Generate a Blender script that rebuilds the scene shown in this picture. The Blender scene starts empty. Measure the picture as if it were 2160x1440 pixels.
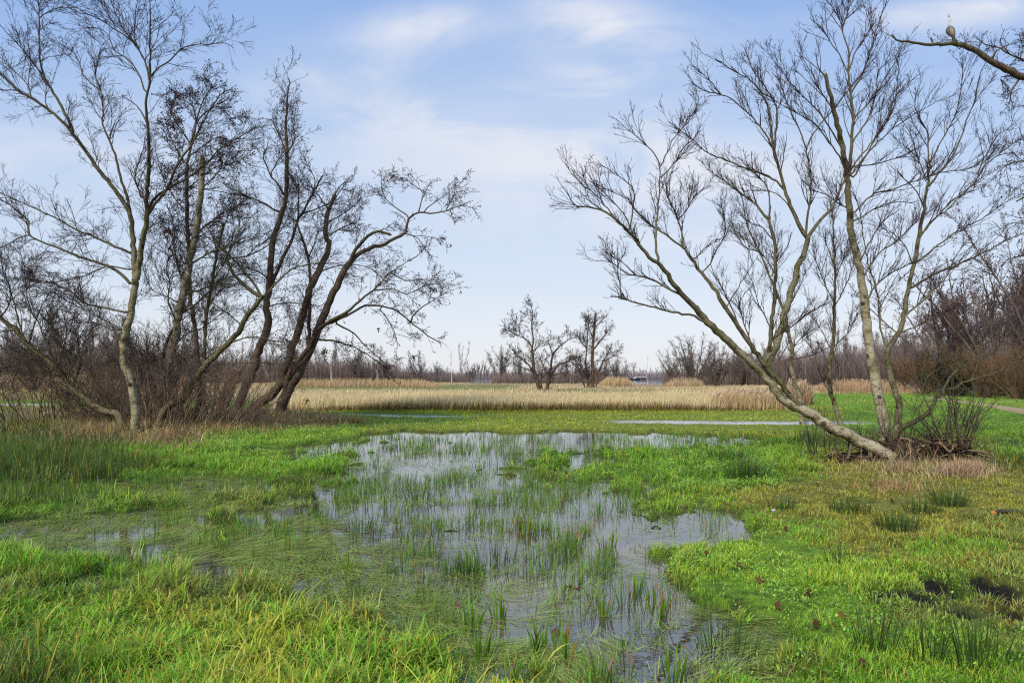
import bpy, math, random
import numpy as np
random.seed(7)
rng = np.random.default_rng(7)
F, HZ, EYE = 1440.0, 793.0, 1.6          # lens (px of the 2160 wide photo), horizon row, eye height in m
scene = bpy.context.scene
COL = scene.collection
def P3(u, v, Y): return np.array([(u - 1080.0) * Y / F, Y, EYE - (v - HZ) * Y / F])
def ground_Y(v, z=0.0): return (EYE - z) * F / (v - HZ)
def s2l(c):
    c = np.asarray(c, float) / 255.0
    return np.where(c <= 0.04045, c / 12.92, ((c + 0.055) / 1.055) ** 2.4)
# ------------------------------------------------------------------ noise
_T = np.random.default_rng(3).random((256, 256))
def vn(x, y, s=0):
    x = np.asarray(x, float) + s * 17.31; y = np.asarray(y, float) + s * 9.77
    xi = np.floor(x).astype(int); yi = np.floor(y).astype(int)
    fx = x - xi; fy = y - yi
    fx = fx * fx * (3 - 2 * fx); fy = fy * fy * (3 - 2 * fy)
    a = _T[xi & 255, yi & 255]; b = _T[(xi + 1) & 255, yi & 255]
    c = _T[xi & 255, (yi + 1) & 255]; d = _T[(xi + 1) & 255, (yi + 1) & 255]
    return (a * (1 - fx) + b * fx) * (1 - fy) + (c * (1 - fx) + d * fx) * fy
def fbm(x, y, s=0, o=4):
    r = 0; a = 0.5; t = 0
    for i in range(o):
        r = r + a * vn(x * 2 ** i, y * 2 ** i, s + i * 3); t += a; a *= 0.5
    return r / t
def sm(a, b, x):
    t = np.clip((np.asarray(x, float) - a) / (b - a), 0, 1); return t * t * (3 - 2 * t)
# ------------------------------------------------------------------ objects
def link(o): COL.objects.link(o); return o
def tag(o, label=None, cat=None, group=None, kind=None):
    if label: o['label'] = label
    if cat: o['category'] = cat
    if group: o['group'] = group
    if kind: o['kind'] = kind
    return o
def thing(name, loc, label, cat, group=None):
    o = bpy.data.objects.new(name, None); o.empty_display_size = 0.2
    o.location = loc; link(o); return tag(o, label, cat, group)
def mesh_obj(name, V, loops, starts, totals, mat, parent=None, col=None, bk=None, smooth=False, origin=None):
    V = np.asarray(V, np.float32)
    if origin is not None: V = V - np.asarray(origin, np.float32)
    me = bpy.data.meshes.new(name)
    me.vertices.add(len(V)); me.vertices.foreach_set('co', V.ravel())
    me.loops.add(len(loops)); me.loops.foreach_set('vertex_index', np.asarray(loops, np.int32))
    me.polygons.add(len(starts)); me.polygons.foreach_set('loop_start', np.asarray(starts, np.int32))
    me.polygons.foreach_set('loop_total', np.asarray(totals, np.int32))
    if smooth: me.polygons.foreach_set('use_smooth', np.ones(len(starts), bool))
    me.update(calc_edges=True)
    if col is not None:
        a = me.attributes.new('Col', 'FLOAT_COLOR', 'POINT')
        c = np.ones((len(V), 4), np.float32); c[:, :3] = col; a.data.foreach_set('color', c.ravel())
    if bk is not None:
        a = me.attributes.new('bk', 'FLOAT_VECTOR', 'POINT'); a.data.foreach_set('vector', np.asarray(bk, np.float32).ravel())
    o = bpy.data.objects.new(name, me); link(o)
    if mat: me.materials.append(mat)
    if parent is not None: o.parent = parent
    elif origin is not None: o.location = [float(q) for q in origin]
    return o
class MB:                                  # collects pieces of one mesh
    def __init__(s): s.V = []; s.L = []; s.T = []; s.C = []; s.B = []; s.n = 0
    def add(s, V, faces, k, col, bk=None):  # faces: (m,k) int
        V = np.asarray(V, np.float32).reshape(-1, 3); faces = np.asarray(faces).reshape(-1, k)
        s.V.append(V); s.L.append((faces + s.n).ravel()); s.T.append(np.full(len(faces), k)); s.n += len(V)
        c = np.empty((len(V), 3), np.float32); c[:] = col; s.C.append(c)
        s.B.append(np.zeros((len(V), 3), np.float32) if bk is None else np.asarray(bk, np.float32).reshape(-1, 3))
    def build(s, name, mat, parent=None, smooth=False, origin=None):
        if not s.V: return None
        T = np.concatenate(s.T); st = np.concatenate([[0], np.cumsum(T)[:-1]])
        return mesh_obj(name, np.concatenate(s.V), np.concatenate(s.L), st, T, mat, parent,
                        np.concatenate(s.C), np.concatenate(s.B), smooth, origin)
# ------------------------------------------------------------------ tubes / branches
def tubes(mb, P, R, sides, col, lump=0.0, seed=0):
    """P (n,k,3) R (n,k) col (n,3) or (n,k,3)"""
    P = np.asarray(P, float); n, k, _ = P.shape
    if n == 0: return
    T = np.gradient(P, axis=1); T /= np.linalg.norm(T, axis=2, keepdims=True) + 1e-9
    av = P[:, -1] - P[:, 0]; av /= np.linalg.norm(av, axis=1, keepdims=True) + 1e-9
    ref = np.cross(av, np.array([0.31, 0.52, 0.17])); ref /= np.linalg.norm(ref, axis=1, keepdims=True) + 1e-9
    U = ref[:, None, :] - T * np.sum(ref[:, None, :] * T, axis=2, keepdims=True)
    U /= np.linalg.norm(U, axis=2, keepdims=True) + 1e-9
    W = np.cross(T, U)
    ang = np.arange(sides) * 2 * np.pi / sides
    rr = R[:, :, None] * np.ones(sides)
    dist = np.concatenate([np.zeros((n, 1)), np.cumsum(np.linalg.norm(np.diff(P, axis=1), axis=2), axis=1)], axis=1)
    if lump > 0:
        ca, sa = np.cos(ang) * 1.2, np.sin(ang) * 1.2
        dd = dist[:, :, None]
        nz = .8 * vn(ca + 7, dd * 1.9 + seed, 5) + .8 * vn(sa + 3, dd * 2.3 + seed, 6) + 0.5 * vn(ca * 2.5 + sa, dd * 6, 8) - 1.05
        rr = rr * (1 + lump * nz)
    V = P[:, :, None, :] + rr[..., None] * (np.cos(ang)[:, None] * U[:, :, None, :] + np.sin(ang)[:, None] * W[:, :, None, :])
    idx = np.arange(n * k * sides).reshape(n, k, sides)
    a = idx[:, :-1, :]; b = np.roll(idx, -1, axis=2)[:, :-1, :]
    c = np.roll(idx, -1, axis=2)[:, 1:, :]; d = idx[:, 1:, :]
    faces = np.stack([a, b, c, d], axis=-1).reshape(-1, 4)
    col = np.asarray(col, float)
    if col.ndim == 1: col = np.broadcast_to(col, (n, k, 3))
    elif col.ndim == 2: col = np.broadcast_to(col[:, None, :], (n, k, 3))
    C = np.broadcast_to(col[:, :, None, :], (n, k, sides, 3)).reshape(-1, 3)
    bk = np.stack([np.broadcast_to(ang / 6.2832, (n, k, sides)), np.broadcast_to(dist[:, :, None], (n, k, sides)), rr], axis=-1)
    mb.add(V, faces, 4, C, bk)
def resample(pts, m):
    pts = np.asarray(pts, float)
    if len(pts) < 3:
        t = np.linspace(0, 1, m)[:, None]; return pts[0] * (1 - t) + pts[-1] * t
    Q = np.vstack([2 * pts[0] - pts[1], pts, 2 * pts[-1] - pts[-2]])
    d = np.linalg.norm(np.diff(pts[:, :3], axis=0), axis=1); s = np.concatenate([[0], np.cumsum(d)])
    out = []
    for q in np.linspace(0, s[-1], m):
        i = min(np.searchsorted(s, q, 'right') - 1, len(d) - 1); t = (q - s[i]) / max(d[i], 1e-9)
        p0, p1, p2, p3 = Q[i], Q[i + 1], Q[i + 2], Q[i + 3]
        out.append(0.5 * (2 * p1 + (p2 - p0) * t + (2 * p0 - 5 * p1 + 4 * p2 - p3) * t * t + (3 * p1 - p0 - 3 * p2 + p3) * t ** 3))
    return np.array(out)
def unit(a): return a / (np.linalg.norm(a, axis=-1, keepdims=True) + 1e-9)
def spawn(P, R, dens, L, k, ang=(28, 55), t0=0.15, up=0.25, wig=0.12, rmax=9, rbase=0.6, rcap=0.02, rtip=0.0035, lentaper=0.6, flat=1.0, rg=None):
    """children of every branch in P; returns P2 (m,k,3), R2 (m,k)"""
    rg = rg or rng
    n, K, _ = P.shape
    ln = np.linalg.norm(np.diff(P, axis=1), axis=2).sum(axis=1)
    cnt = rg.poisson(ln * dens * (1 - t0)); 
    pi = np.repeat(np.arange(n), cnt); m = len(pi)
    if m == 0: return np.zeros((0, k, 3)), np.zeros((0, k))
    t = t0 + (1 - t0) * rg.random(m) ** 0.85
    x = t * (K - 1) * 0.999; i = x.astype(int); f = (x - i)[:, None]
    O = P[pi, i] * (1 - f) + P[pi, i + 1] * f
    Tn = unit(P[pi, i + 1] - P[pi, i]); r = R[pi, i] * (1 - f[:, 0]) + R[pi, i + 1] * f[:, 0]
    keep = r < rmax
    pi, t, O, Tn, r = pi[keep], t[keep], O[keep], Tn[keep], r[keep]; m = len(pi)
    rv = rg.normal(size=(m, 3)); rv[:, 2] *= 0.8; pr = unit(rv - Tn * np.sum(rv * Tn, axis=1, keepdims=True))
    a = np.radians(rg.uniform(ang[0], ang[1], m))[:, None]
    D = unit(Tn * np.cos(a) + pr * np.sin(a) + np.array([0, 0, up]) * rg.uniform(0.2, 1.2, (m, 1)))
    Ls = rg.uniform(L[0], L[1], m) * (1 - lentaper * (t - t0) / (1 - t0 + 1e-6))
    st = (Ls / (k - 1))[:, None]
    out = [O]
    for j in range(1, k):
        D = unit(D + rg.normal(size=(m, 3)) * wig + np.array([0, 0, up * 0.25]))
        out.append(out[-1] + D * st)
    P2 = np.stack(out, axis=1)
    r0 = np.minimum(r * rbase, rcap * rg.uniform(0.6, 1.1, m)); r0 = np.maximum(r0, rtip * 1.1)
    tt = np.linspace(0, 1, k)[None, :]
    R2 = r0[:, None] * (1 - tt) + rtip * tt
    return P2, R2
def dots(mb, Pc, size, col, rg=None):
    """little octahedra (cones, buds)"""
    rg = rg or rng
    n = len(Pc)
    if n == 0: return
    s = size * rg.uniform(0.6, 1.3, (n, 1, 1))
    o = np.array([[1, 0, 0], [0, 1, 0], [-1, 0, 0], [0, -1, 0], [0, 0, 1.5], [0, 0, -1.5]]) * 0.5
    V = Pc[:, None, :] + o[None] * s
    f = np.array([[0, 1, 4], [1, 2, 4], [2, 3, 4], [3, 0, 4], [1, 0, 5], [2, 1, 5], [3, 2, 5], [0, 3, 5]])
    faces = (f[None] + (np.arange(n) * 6)[:, None, None]).reshape(-1, 3)
    mb.add(V, faces, 3, col)
# ------------------------------------------------------------------ materials
def newmat(name):
    m = bpy.data.materials.new(name); m.use_nodes = True; nt = m.node_tree; nt.nodes.clear()
    out = nt.nodes.new('ShaderNodeOutputMaterial'); return m, nt, out
def nd(nt, typ, **kw):
    n = nt.nodes.new(typ)
    for k, v in kw.items():
        if k in n.inputs: n.inputs[k].default_value = v
        else: setattr(n, k, v)
    return n
def mixc(nt, a, b, fac, mode='MIX'):
    n = nt.nodes.new('ShaderNodeMix'); n.data_type = 'RGBA'; n.blend_type = mode
    for s, q in ((6, a), (7, b), (0, fac)):
        if hasattr(q, 'links'): nt.links.new(q, n.inputs[s])
        else: n.inputs[s].default_value = q if s == 0 or len(q) == 4 else (*q, 1)
    return n.outputs[2]
def mth(nt, op, a, b=0.0, c=None, clamp=False):
    n = nt.nodes.new('ShaderNodeMath'); n.operation = op; n.use_clamp = clamp
    for i, q in enumerate((a, b) if c is None else (a, b, c)):
        if hasattr(q, 'links'): nt.links.new(q, n.inputs[i])
        else: n.inputs[i].default_value = q
    return n.outputs[0]
def ramp(nt, x, a, b):
    n = nt.nodes.new('ShaderNodeMapRange'); n.interpolation_type = 'SMOOTHSTEP'
    nt.links.new(x, n.inputs[0]); n.inputs[1].default_value = a; n.inputs[2].default_value = b; return n.outputs[0]
def leaf_mat(name, transl=0.35, rough=0.45, spec=0.3):
    m, nt, out = newmat(name); at = nd(nt, 'ShaderNodeAttribute', attribute_name='Col')
    geo = nd(nt, 'ShaderNodeNewGeometry'); nz = nd(nt, 'ShaderNodeTexNoise', Scale=1.3, Detail=3.0)
    nt.links.new(geo.outputs['Position'], nz.inputs['Vector'])
    c = mixc(nt, at.outputs['Color'], (0.55, 0.55, 0.45), ramp(nt, nz.outputs[0], 0.55, 0.8), 'MULTIPLY')
    pb = nd(nt, 'ShaderNodeBsdfPrincipled'); pb.inputs['Roughness'].default_value = rough
    pb.inputs['Specular IOR Level'].default_value = spec; nt.links.new(c, pb.inputs['Base Color'])
    tr = nd(nt, 'ShaderNodeBsdfTranslucent'); nt.links.new(c, tr.inputs['Color'])
    mx = nd(nt, 'ShaderNodeMixShader', Fac=transl); nt.links.new(pb.outputs[0], mx.inputs[1]); nt.links.new(tr.outputs[0], mx.inputs[2])
    nt.links.new(mx.outputs[0], out.inputs[0]); return m
def plain_attr(name, rough=0.9):
    m, nt, out = newmat(name); at = nd(nt, 'ShaderNodeAttribute', attribute_name='Col')
    pb = nd(nt, 'ShaderNodeBsdfPrincipled'); pb.inputs['Roughness'].default_value = rough; pb.inputs['Specular IOR Level'].default_value = 0.15
    nz = nd(nt, 'ShaderNodeTexNoise', Scale=20.0, Detail=4.0); tc = nd(nt, 'ShaderNodeTexCoord'); nt.links.new(tc.outputs['Object'], nz.inputs['Vector'])
    c = mixc(nt, at.outputs['Color'], (0.6, 0.57, 0.52), ramp(nt, nz.outputs[0], 0.45, 0.7), 'MULTIPLY')
    nt.links.new(c, pb.inputs['Base Color']); nt.links.new(pb.outputs[0], out.inputs[0]); return m
def bark_mat(name, birch):
    m, nt, out = newmat(name)
    at = nd(nt, 'ShaderNodeAttribute', attribute_name='Col'); bk = nd(nt, 'ShaderNodeAttribute', attribute_name='bk')
    geo = nd(nt, 'ShaderNodeNewGeometry')
    sp = nd(nt, 'ShaderNodeSeparateXYZ'); nt.links.new(bk.outputs['Vector'], sp.inputs[0])
    n1 = nd(nt, 'ShaderNodeTexNoise', Scale=5.0, Detail=6.0, Roughness=0.65); nt.links.new(geo.outputs['Position'], n1.inputs['Vector'])
    n2 = nd(nt, 'ShaderNodeTexNoise', Scale=28.0, Detail=5.0, Roughness=0.7); nt.links.new(geo.outputs['Position'], n2.inputs['Vector'])
    mp = nd(nt, 'ShaderNodeMapping'); mp.inputs['Scale'].default_value = (5, 5, 75) if birch else (38, 38, 5)
    nt.links.new(geo.outputs['Position'], mp.inputs[0])
    n3 = nd(nt, 'ShaderNodeTexNoise', Scale=1.0, Detail=3.0, Roughness=0.6, Distortion=0.4); nt.links.new(mp.outputs[0], n3.inputs['Vector'])
    thick = ramp(nt, sp.outputs[2], 0.015, 0.05)
    c = at.outputs['Color']
    dark = mixc(nt, c, (0.30, 0.25, 0.2), 1.0, 'MULTIPLY')
    if birch:
        f = mth(nt, 'MULTIPLY', ramp(nt, n3.outputs[0], 0.52, 0.64), thick)
        c = mixc(nt, c, dark, mth(nt, 'MULTIPLY', f, 0.75))
        vo = nd(nt, 'ShaderNodeTexVoronoi', Scale=4.2); nt.links.new(geo.outputs['Position'], vo.inputs['Vector'])
        wrp = mth(nt, 'ADD', vo.outputs['Distance'], mth(nt, 'MULTIPLY', n2.outputs[0], 0.25))
        kn = mth(nt, 'SUBTRACT', 1.0, ramp(nt, wrp, 0.29, 0.38)); kn = mth(nt, 'MULTIPLY', kn, thick)
        c = mixc(nt, c, (0.035, 0.028, 0.022), mth(nt, 'MULTIPLY', kn, 0.9))
        big = mth(nt, 'MULTIPLY', ramp(nt, n1.outputs[0], 0.47, 0.6), thick)
        c = mixc(nt, c, (0.42, 0.36, 0.24), mth(nt, 'MULTIPLY', big, 0.75), 'MULTIPLY')
    else:
        f = ramp(nt, n3.outputs[0], 0.42, 0.62); c = mixc(nt, c, (0.45, 0.4, 0.36), mth(nt, 'MULTIPLY', f, thick), 'MULTIPLY')
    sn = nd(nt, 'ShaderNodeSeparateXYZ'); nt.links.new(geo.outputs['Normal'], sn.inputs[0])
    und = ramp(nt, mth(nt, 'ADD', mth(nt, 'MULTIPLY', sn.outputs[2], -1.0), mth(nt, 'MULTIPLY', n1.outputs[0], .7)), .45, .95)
    c = mixc(nt, c, (.30, .26, .20), mth(nt, 'MULTIPLY', und, .7), 'MULTIPLY')  # underside shade painted into the bark colour by facing direction
    # green algae in patches
    n4 = nd(nt, 'ShaderNodeTexNoise', Scale=1.7, Detail=5.0, Roughness=0.6); nt.links.new(geo.outputs['Position'], n4.inputs['Vector'])
    mid = mth(nt, 'MULTIPLY', mth(nt, 'MULTIPLY', ramp(nt, sp.outputs[2], 0.008, 0.02), mth(nt, 'SUBTRACT', 1.0, mth(nt, 'MULTIPLY', ramp(nt, sp.outputs[2], .07, .11), .65))), ramp(nt, n4.outputs[0], 0.47, 0.66))
    c = mixc(nt, c, (0.115, 0.125, 0.035), mth(nt, 'MULTIPLY', mid, 0.55))
    c = mixc(nt, c, (0.34, 0.31, 0.27), ramp(nt, n2.outputs[0], 0.48, 0.68), 'MULTIPLY')
    pb = nd(nt, 'ShaderNodeBsdfPrincipled'); pb.inputs['Roughness'].default_value = 0.85; pb.inputs['Specular IOR Level'].default_value = 0.2
    nt.links.new(c, pb.inputs['Base Color'])
    bp = nd(nt, 'ShaderNodeBump', Strength=0.6, Distance=0.02); h = mth(nt, 'ADD', n2.outputs[0], mth(nt, 'MULTIPLY', n3.outputs[0], 0.8))
    nt.links.new(h, bp.inputs['Height']); nt.links.new(bp.outputs[0], pb.inputs['Normal'])
    nt.links.new(pb.outputs[0], out.inputs[0]); return m
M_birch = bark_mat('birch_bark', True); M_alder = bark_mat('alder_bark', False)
M_leaf = leaf_mat('grass_blades'); M_dry = leaf_mat('dry_blades', 0.25, 0.7, 0.1); M_attr = plain_attr('plain_surface')
M_far = plain_attr('far_bark')
# ------------------------------------------------------------------ ground layout tables (columns every 180 px of ground as seen from the viewpoint)
ROWS = np.array([870, 905, 918, 935, 955, 980, 1010, 1040, 1080, 1120, 1160, 1200, 1250, 1300, 1350, 1400, 1440, 1600], float)
WET = np.array([
 [0]*13, [0]*13,
 [0,0,0,0,.35,.9,.95,.9,.85,.5,.1,.1,.3],
 [0,0,0,.05,.5,.95,.9,.85,.75,.35,.1,.2,.6],
 [0,0,0,.15,.75,.85,.72,.6,.3,.05,0,.1,.55],
 [.1,.05,.1,.3,.72,.75,.5,.5,.3,0,0,0,.3],
 [.3,.35,.5,.45,.72,.85,.55,.35,.15,0,0,0,.05],
 [.65,.7,.65,.5,.72,.9,.75,.62,.45,.02,0,0,0],
 [.3,.4,.45,.55,.72,.9,.95,.85,.7,.08,0,0,0],
 [.75,.6,.45,.55,.7,.9,1,.95,.85,.12,0,0,0],
 [.75,.65,.58,.6,.66,.9,1,1,.85,.3,0,0,0],
 [.4,.55,.65,.65,.66,.9,1,1,.6,.12,0,0,0],
 [.5,.45,.45,.55,.66,.9,1,1,.72,.1,0,0,0],
 [.2,.15,.2,.25,.45,.8,.95,1,.8,.3,.05,0,0],
 [0,0,0,0,.15,.6,.85,.9,.8,.5,.2,.05,0],
 [0,0,0,0,.05,.35,.5,.6,.7,.62,.35,.1,0],
 [0,0,0,0,0,.2,.3,.4,.6,.62,.4,.1,0],
 [0]*13])
MAT = np.array([   # how densely bent-over grass floats on the water
 [0]*13, [0]*13,
 [0,0,0,0,.2,.2,.35,.35,.4,.4,.2,0,.2],
 [0,0,0,.2,.3,.25,.35,.35,.4,.4,.2,0,.3],
 [0,0,.2,.4,.4,.3,.4,.4,.4,.3,.2,0,.3],
 [.2,.3,.6,.6,.5,.4,.4,.4,.3,.2,0,0,.2],
 [.2,.6,.9,.8,.4,.3,.3,.3,.3,0,0,0,0],
 [.2,.5,.9,.8,.5,.3,.25,.25,.2,0,0,0,0],
 [.5,.6,.7,.7,.6,.3,.2,.15,.1,0,0,0,0],
 [.2,.3,.6,.7,.6,.35,.15,.1,.1,.2,0,0,0],
 [.2,.4,.7,.8,.7,.4,.15,.1,.15,.3,0,0,0],
 [.5,.5,.6,.7,.8,.6,.3,.12,.3,.3,0,0,0],
 [.4,.5,.7,.8,.9,.8,.5,.15,.3,.3,0,0,0],
 [.5,.5,.6,.7,.9,.8,.5,.2,.3,.4,.1,0,0],
 [.3,.3,.3,.4,.7,.7,.5,.3,.4,.5,.3,0,0],
 [0,0,0,0,.4,.5,.5,.4,.5,.5,.4,0,0],
 [0,0,0,0,.2,.4,.5,.4,.5,.5,.4,0,0],
 [0]*13])
CODE = ["lbbbggyyyylll",
 "gbbblyyyyylgg",
 "dbbllyyyyyogg",
 "dbblllggggdog",
 "ddgllgggglmbg",
 "ddglgglgggmbd",
 "ddglggolgdmbm",
 "dgoogglglmmmm",
 "glgoogglgmmmm",
 "ggloooggllmdo",
 "loooogggllygm",
 "gggooooollylo",
 "ogooooooglllo",
 "glygoooogllom",
 "gllylyooogllo",
 "gglygglgoogll",
 "dggygllgggglg",
 "dgyglyygggggg"]
for _a, _b in (("ddglggolgdmbm", "ddglggolggmmm"), ("ddgllgggglmbg", "ddgllgggglmmg"), ("ddglgglgggmbd", "ddglgglgggmmd"), ("ggloooggllmdo", "ggloooggllmmo"), ("loooogggllygm", "loooogggllmgm"), ("gggooooollylo", "gggooooolllmo")): CODE[CODE.index(_a)] = _b
CODE = np.array([[ord(c) for c in r] for r in CODE])
WET[7:13, 0:4] += np.array([.08, .12, .10, .08]) * np.array([[.3], [1], [1.2], [.6], [.8], [.8]])
WET[12:17, 7:11] += .08; WET[7:12, 8] -= np.array([.14, .12, .16, .14, .05]); WET[8:11, 9] = .0
MAT *= .85
MAT[12:17, 6:11] += .25
def table(T, u, v):
    c = np.clip(u / 180.0, 0, 11.999); r = np.clip(np.interp(v, ROWS, np.arange(len(ROWS))), 0, len(ROWS) - 1.001)
    ci = c.astype(int); ri = r.astype(int); fc = c - ci; fr = r - ri
    return (T[ri, ci] * (1 - fc) + T[ri, ci + 1] * fc) * (1 - fr) + (T[ri + 1, ci] * (1 - fc) + T[ri + 1, ci + 1] * fc) * fr
def code_at(u, v, rg=rng):
    n = len(u)
    c = np.rint(np.clip(u / 180.0 + rg.normal(size=n) * 0.25 + (fbm(u / 130, v / 25, 41) - .5) * 1.6, 0, 12)).astype(int)
    r = np.interp(v, ROWS, np.arange(len(ROWS))) + rg.normal(size=n) * 0.3 + (fbm(u / 150, v / 30, 43) - .5) * 1.6
    return CODE[np.rint(np.clip(r, 0, len(ROWS) - 1)).astype(int), c]
def uv_of(x, y):
    y = np.maximum(y, 2.0); return 1080 + F * x / y, HZ + F * EYE / y
MOUNDS = [(-10.2, 18.0, 3.6, 2.2, .16), (-8.6, 21.5, 3.4, 2.6, .15), (-8.4, 24.8, 2.8, 2.2, .18), (7.2, 12.4, 1.1, .45, .08), (-14, 19.5, 4, 3, .12),
          (8.0, 12.3, .5, .35, .06)]
def wetness(x, y):
    u, v = uv_of(x, y); k_ = sm(900, 940, v); u = u + (fbm(x * .55, y * .55, 15) - .5) * 420 * k_ + (vn(x * 2.1, y * 2.1, 16) - .5) * 90 * k_; v = v + (fbm(x * .5, y * .5, 18) - .5) * 40 * k_
    w = table(WET, u, v) + (fbm(x * 1.1, y * 1.1, 11) - .5) * 0.75 + (vn(x * 5.5, y * 5.5, 23) - .5) * 0.35
    return np.where(table(WET, u, v) < 0.03, w * 0.3 - .2, w)
def strip_mask(x, y):
    n = .35 * (vn(x * 1.5, y * 2, 9) - .5)
    a = sm(2.8, 4.4, x) * (1 - sm(10.6, 12.4, x)) * (1 - sm(.5, 1.0, np.abs(y - 22.9 - .25 * np.sin(x * .5)) + n))
    b = sm(-10.2, -9, x) * (1 - sm(-4, -1, x)) * (1 - sm(.3, .7, np.abs(y - 26.6 + .12 * (x + 8)) + n))
    c = (1 - sm(-24.5, -22.5, x)) * (1 - sm(1.3, 2.1, np.abs(y - 35.2) + n))
    return np.clip(a + b + c, 0, 1)
def TH(x, y):
    x = np.asarray(x, float); y = np.asarray(y, float)
    u, v = uv_of(x, y)
    w = wetness(x, y)
    z = 0.065 - 0.13 * sm(0.32, 0.66, w) + 0.03 * (fbm(x * 2.3, y * 2.3, 31) - .5) + .012 * (vn(x * 14, y * 14, 3) - .5)
    far = sm(24, 30, y)
    z = z + far * (0.05 + 0.06 * (fbm(x * .2, y * .2, 5) - .5))
    # narrow ditch: a thin wet strip across the meadow, and the little channel at the reeds
    k = strip_mask(x, y); z = z * (1 - k) + .015 * k
    m3 = sm(14, 15, x) * (1 - sm(19, 22, x)); z = z - .35 * m3 * (1 - sm(1.5, 5, np.abs(y - 48)))
    m4 = sm(25, 27, x) * (1 - sm(42, 46, x)); z = z - .35 * m4 * (1 - sm(1, 4, np.abs(y - 71)))
    for mx, my, sx, sy, h in MOUNDS:
        z = z + h * np.exp(-((x - mx) / sx) ** 2 - ((y - my) / sy) ** 2)
    # hoof holes at the right
    for hx, hy, hs in HOLES: e = np.exp(-((x - hx) ** 2 + (y - hy) ** 2 * .8) / hs ** 2); z = np.where(e > .12, np.maximum(z - .06 * e, .008), z)
    y0_ = 148 - 26 * sm(.12, .17, x / np.maximum(y, 1)) * (1 - sm(.24, .3, x / np.maximum(y, 1))); lake = sm(y0_, y0_ + 4, y) * (1 - sm(285, 292, y)) ; lake = lake * sm(-.066, -.056, x / np.maximum(y, 1))
    z = z - .8 * lake
    return z
HOLES = []
for (u_, v_, s_) in ((1915, 1250, .15), (1968, 1222, .13), (1985, 1240, .13), (2090, 1232, .16), (2120, 1255, .15), (1875, 1258, .12), (2030, 1290, .09), (1900, 1195, .09), (1940, 1262, .11), (2105, 1200, .08), (1880, 1300, .08), (1985, 1205, .08), (1850, 1240, .07), (2060, 1215, .09), (2130, 1290, .1), (1890, 1145, .07), (1560, 1270, .06), (1700, 1350, .08), (700, 1245, .08)):
    yy = ground_Y(v_, .07); HOLES.append(((u_ - 1080) * yy / F, yy, s_))
PAL = {'g': (120, 162, 44), 'y': (170, 184, 60), 'l': (148, 190, 54), 'd': (80, 104, 44), 'b': (168, 138, 94), 'o': (142, 152, 68), 'm': (172, 168, 68)}
HGT = {'g': .13, 'y': .14, 'l': .09, 'd': .24, 'b': .2, 'o': .11, 'm': .10}
def pal(codes):
    out = np.zeros((len(codes), 3))
    for k, c in PAL.items(): out[codes == ord(k)] = s2l(c)
    return out
def hgt(codes):
    out = np.zeros(len(codes))
    for k, c in HGT.items(): out[codes == ord(k)] = c
    return out
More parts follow.
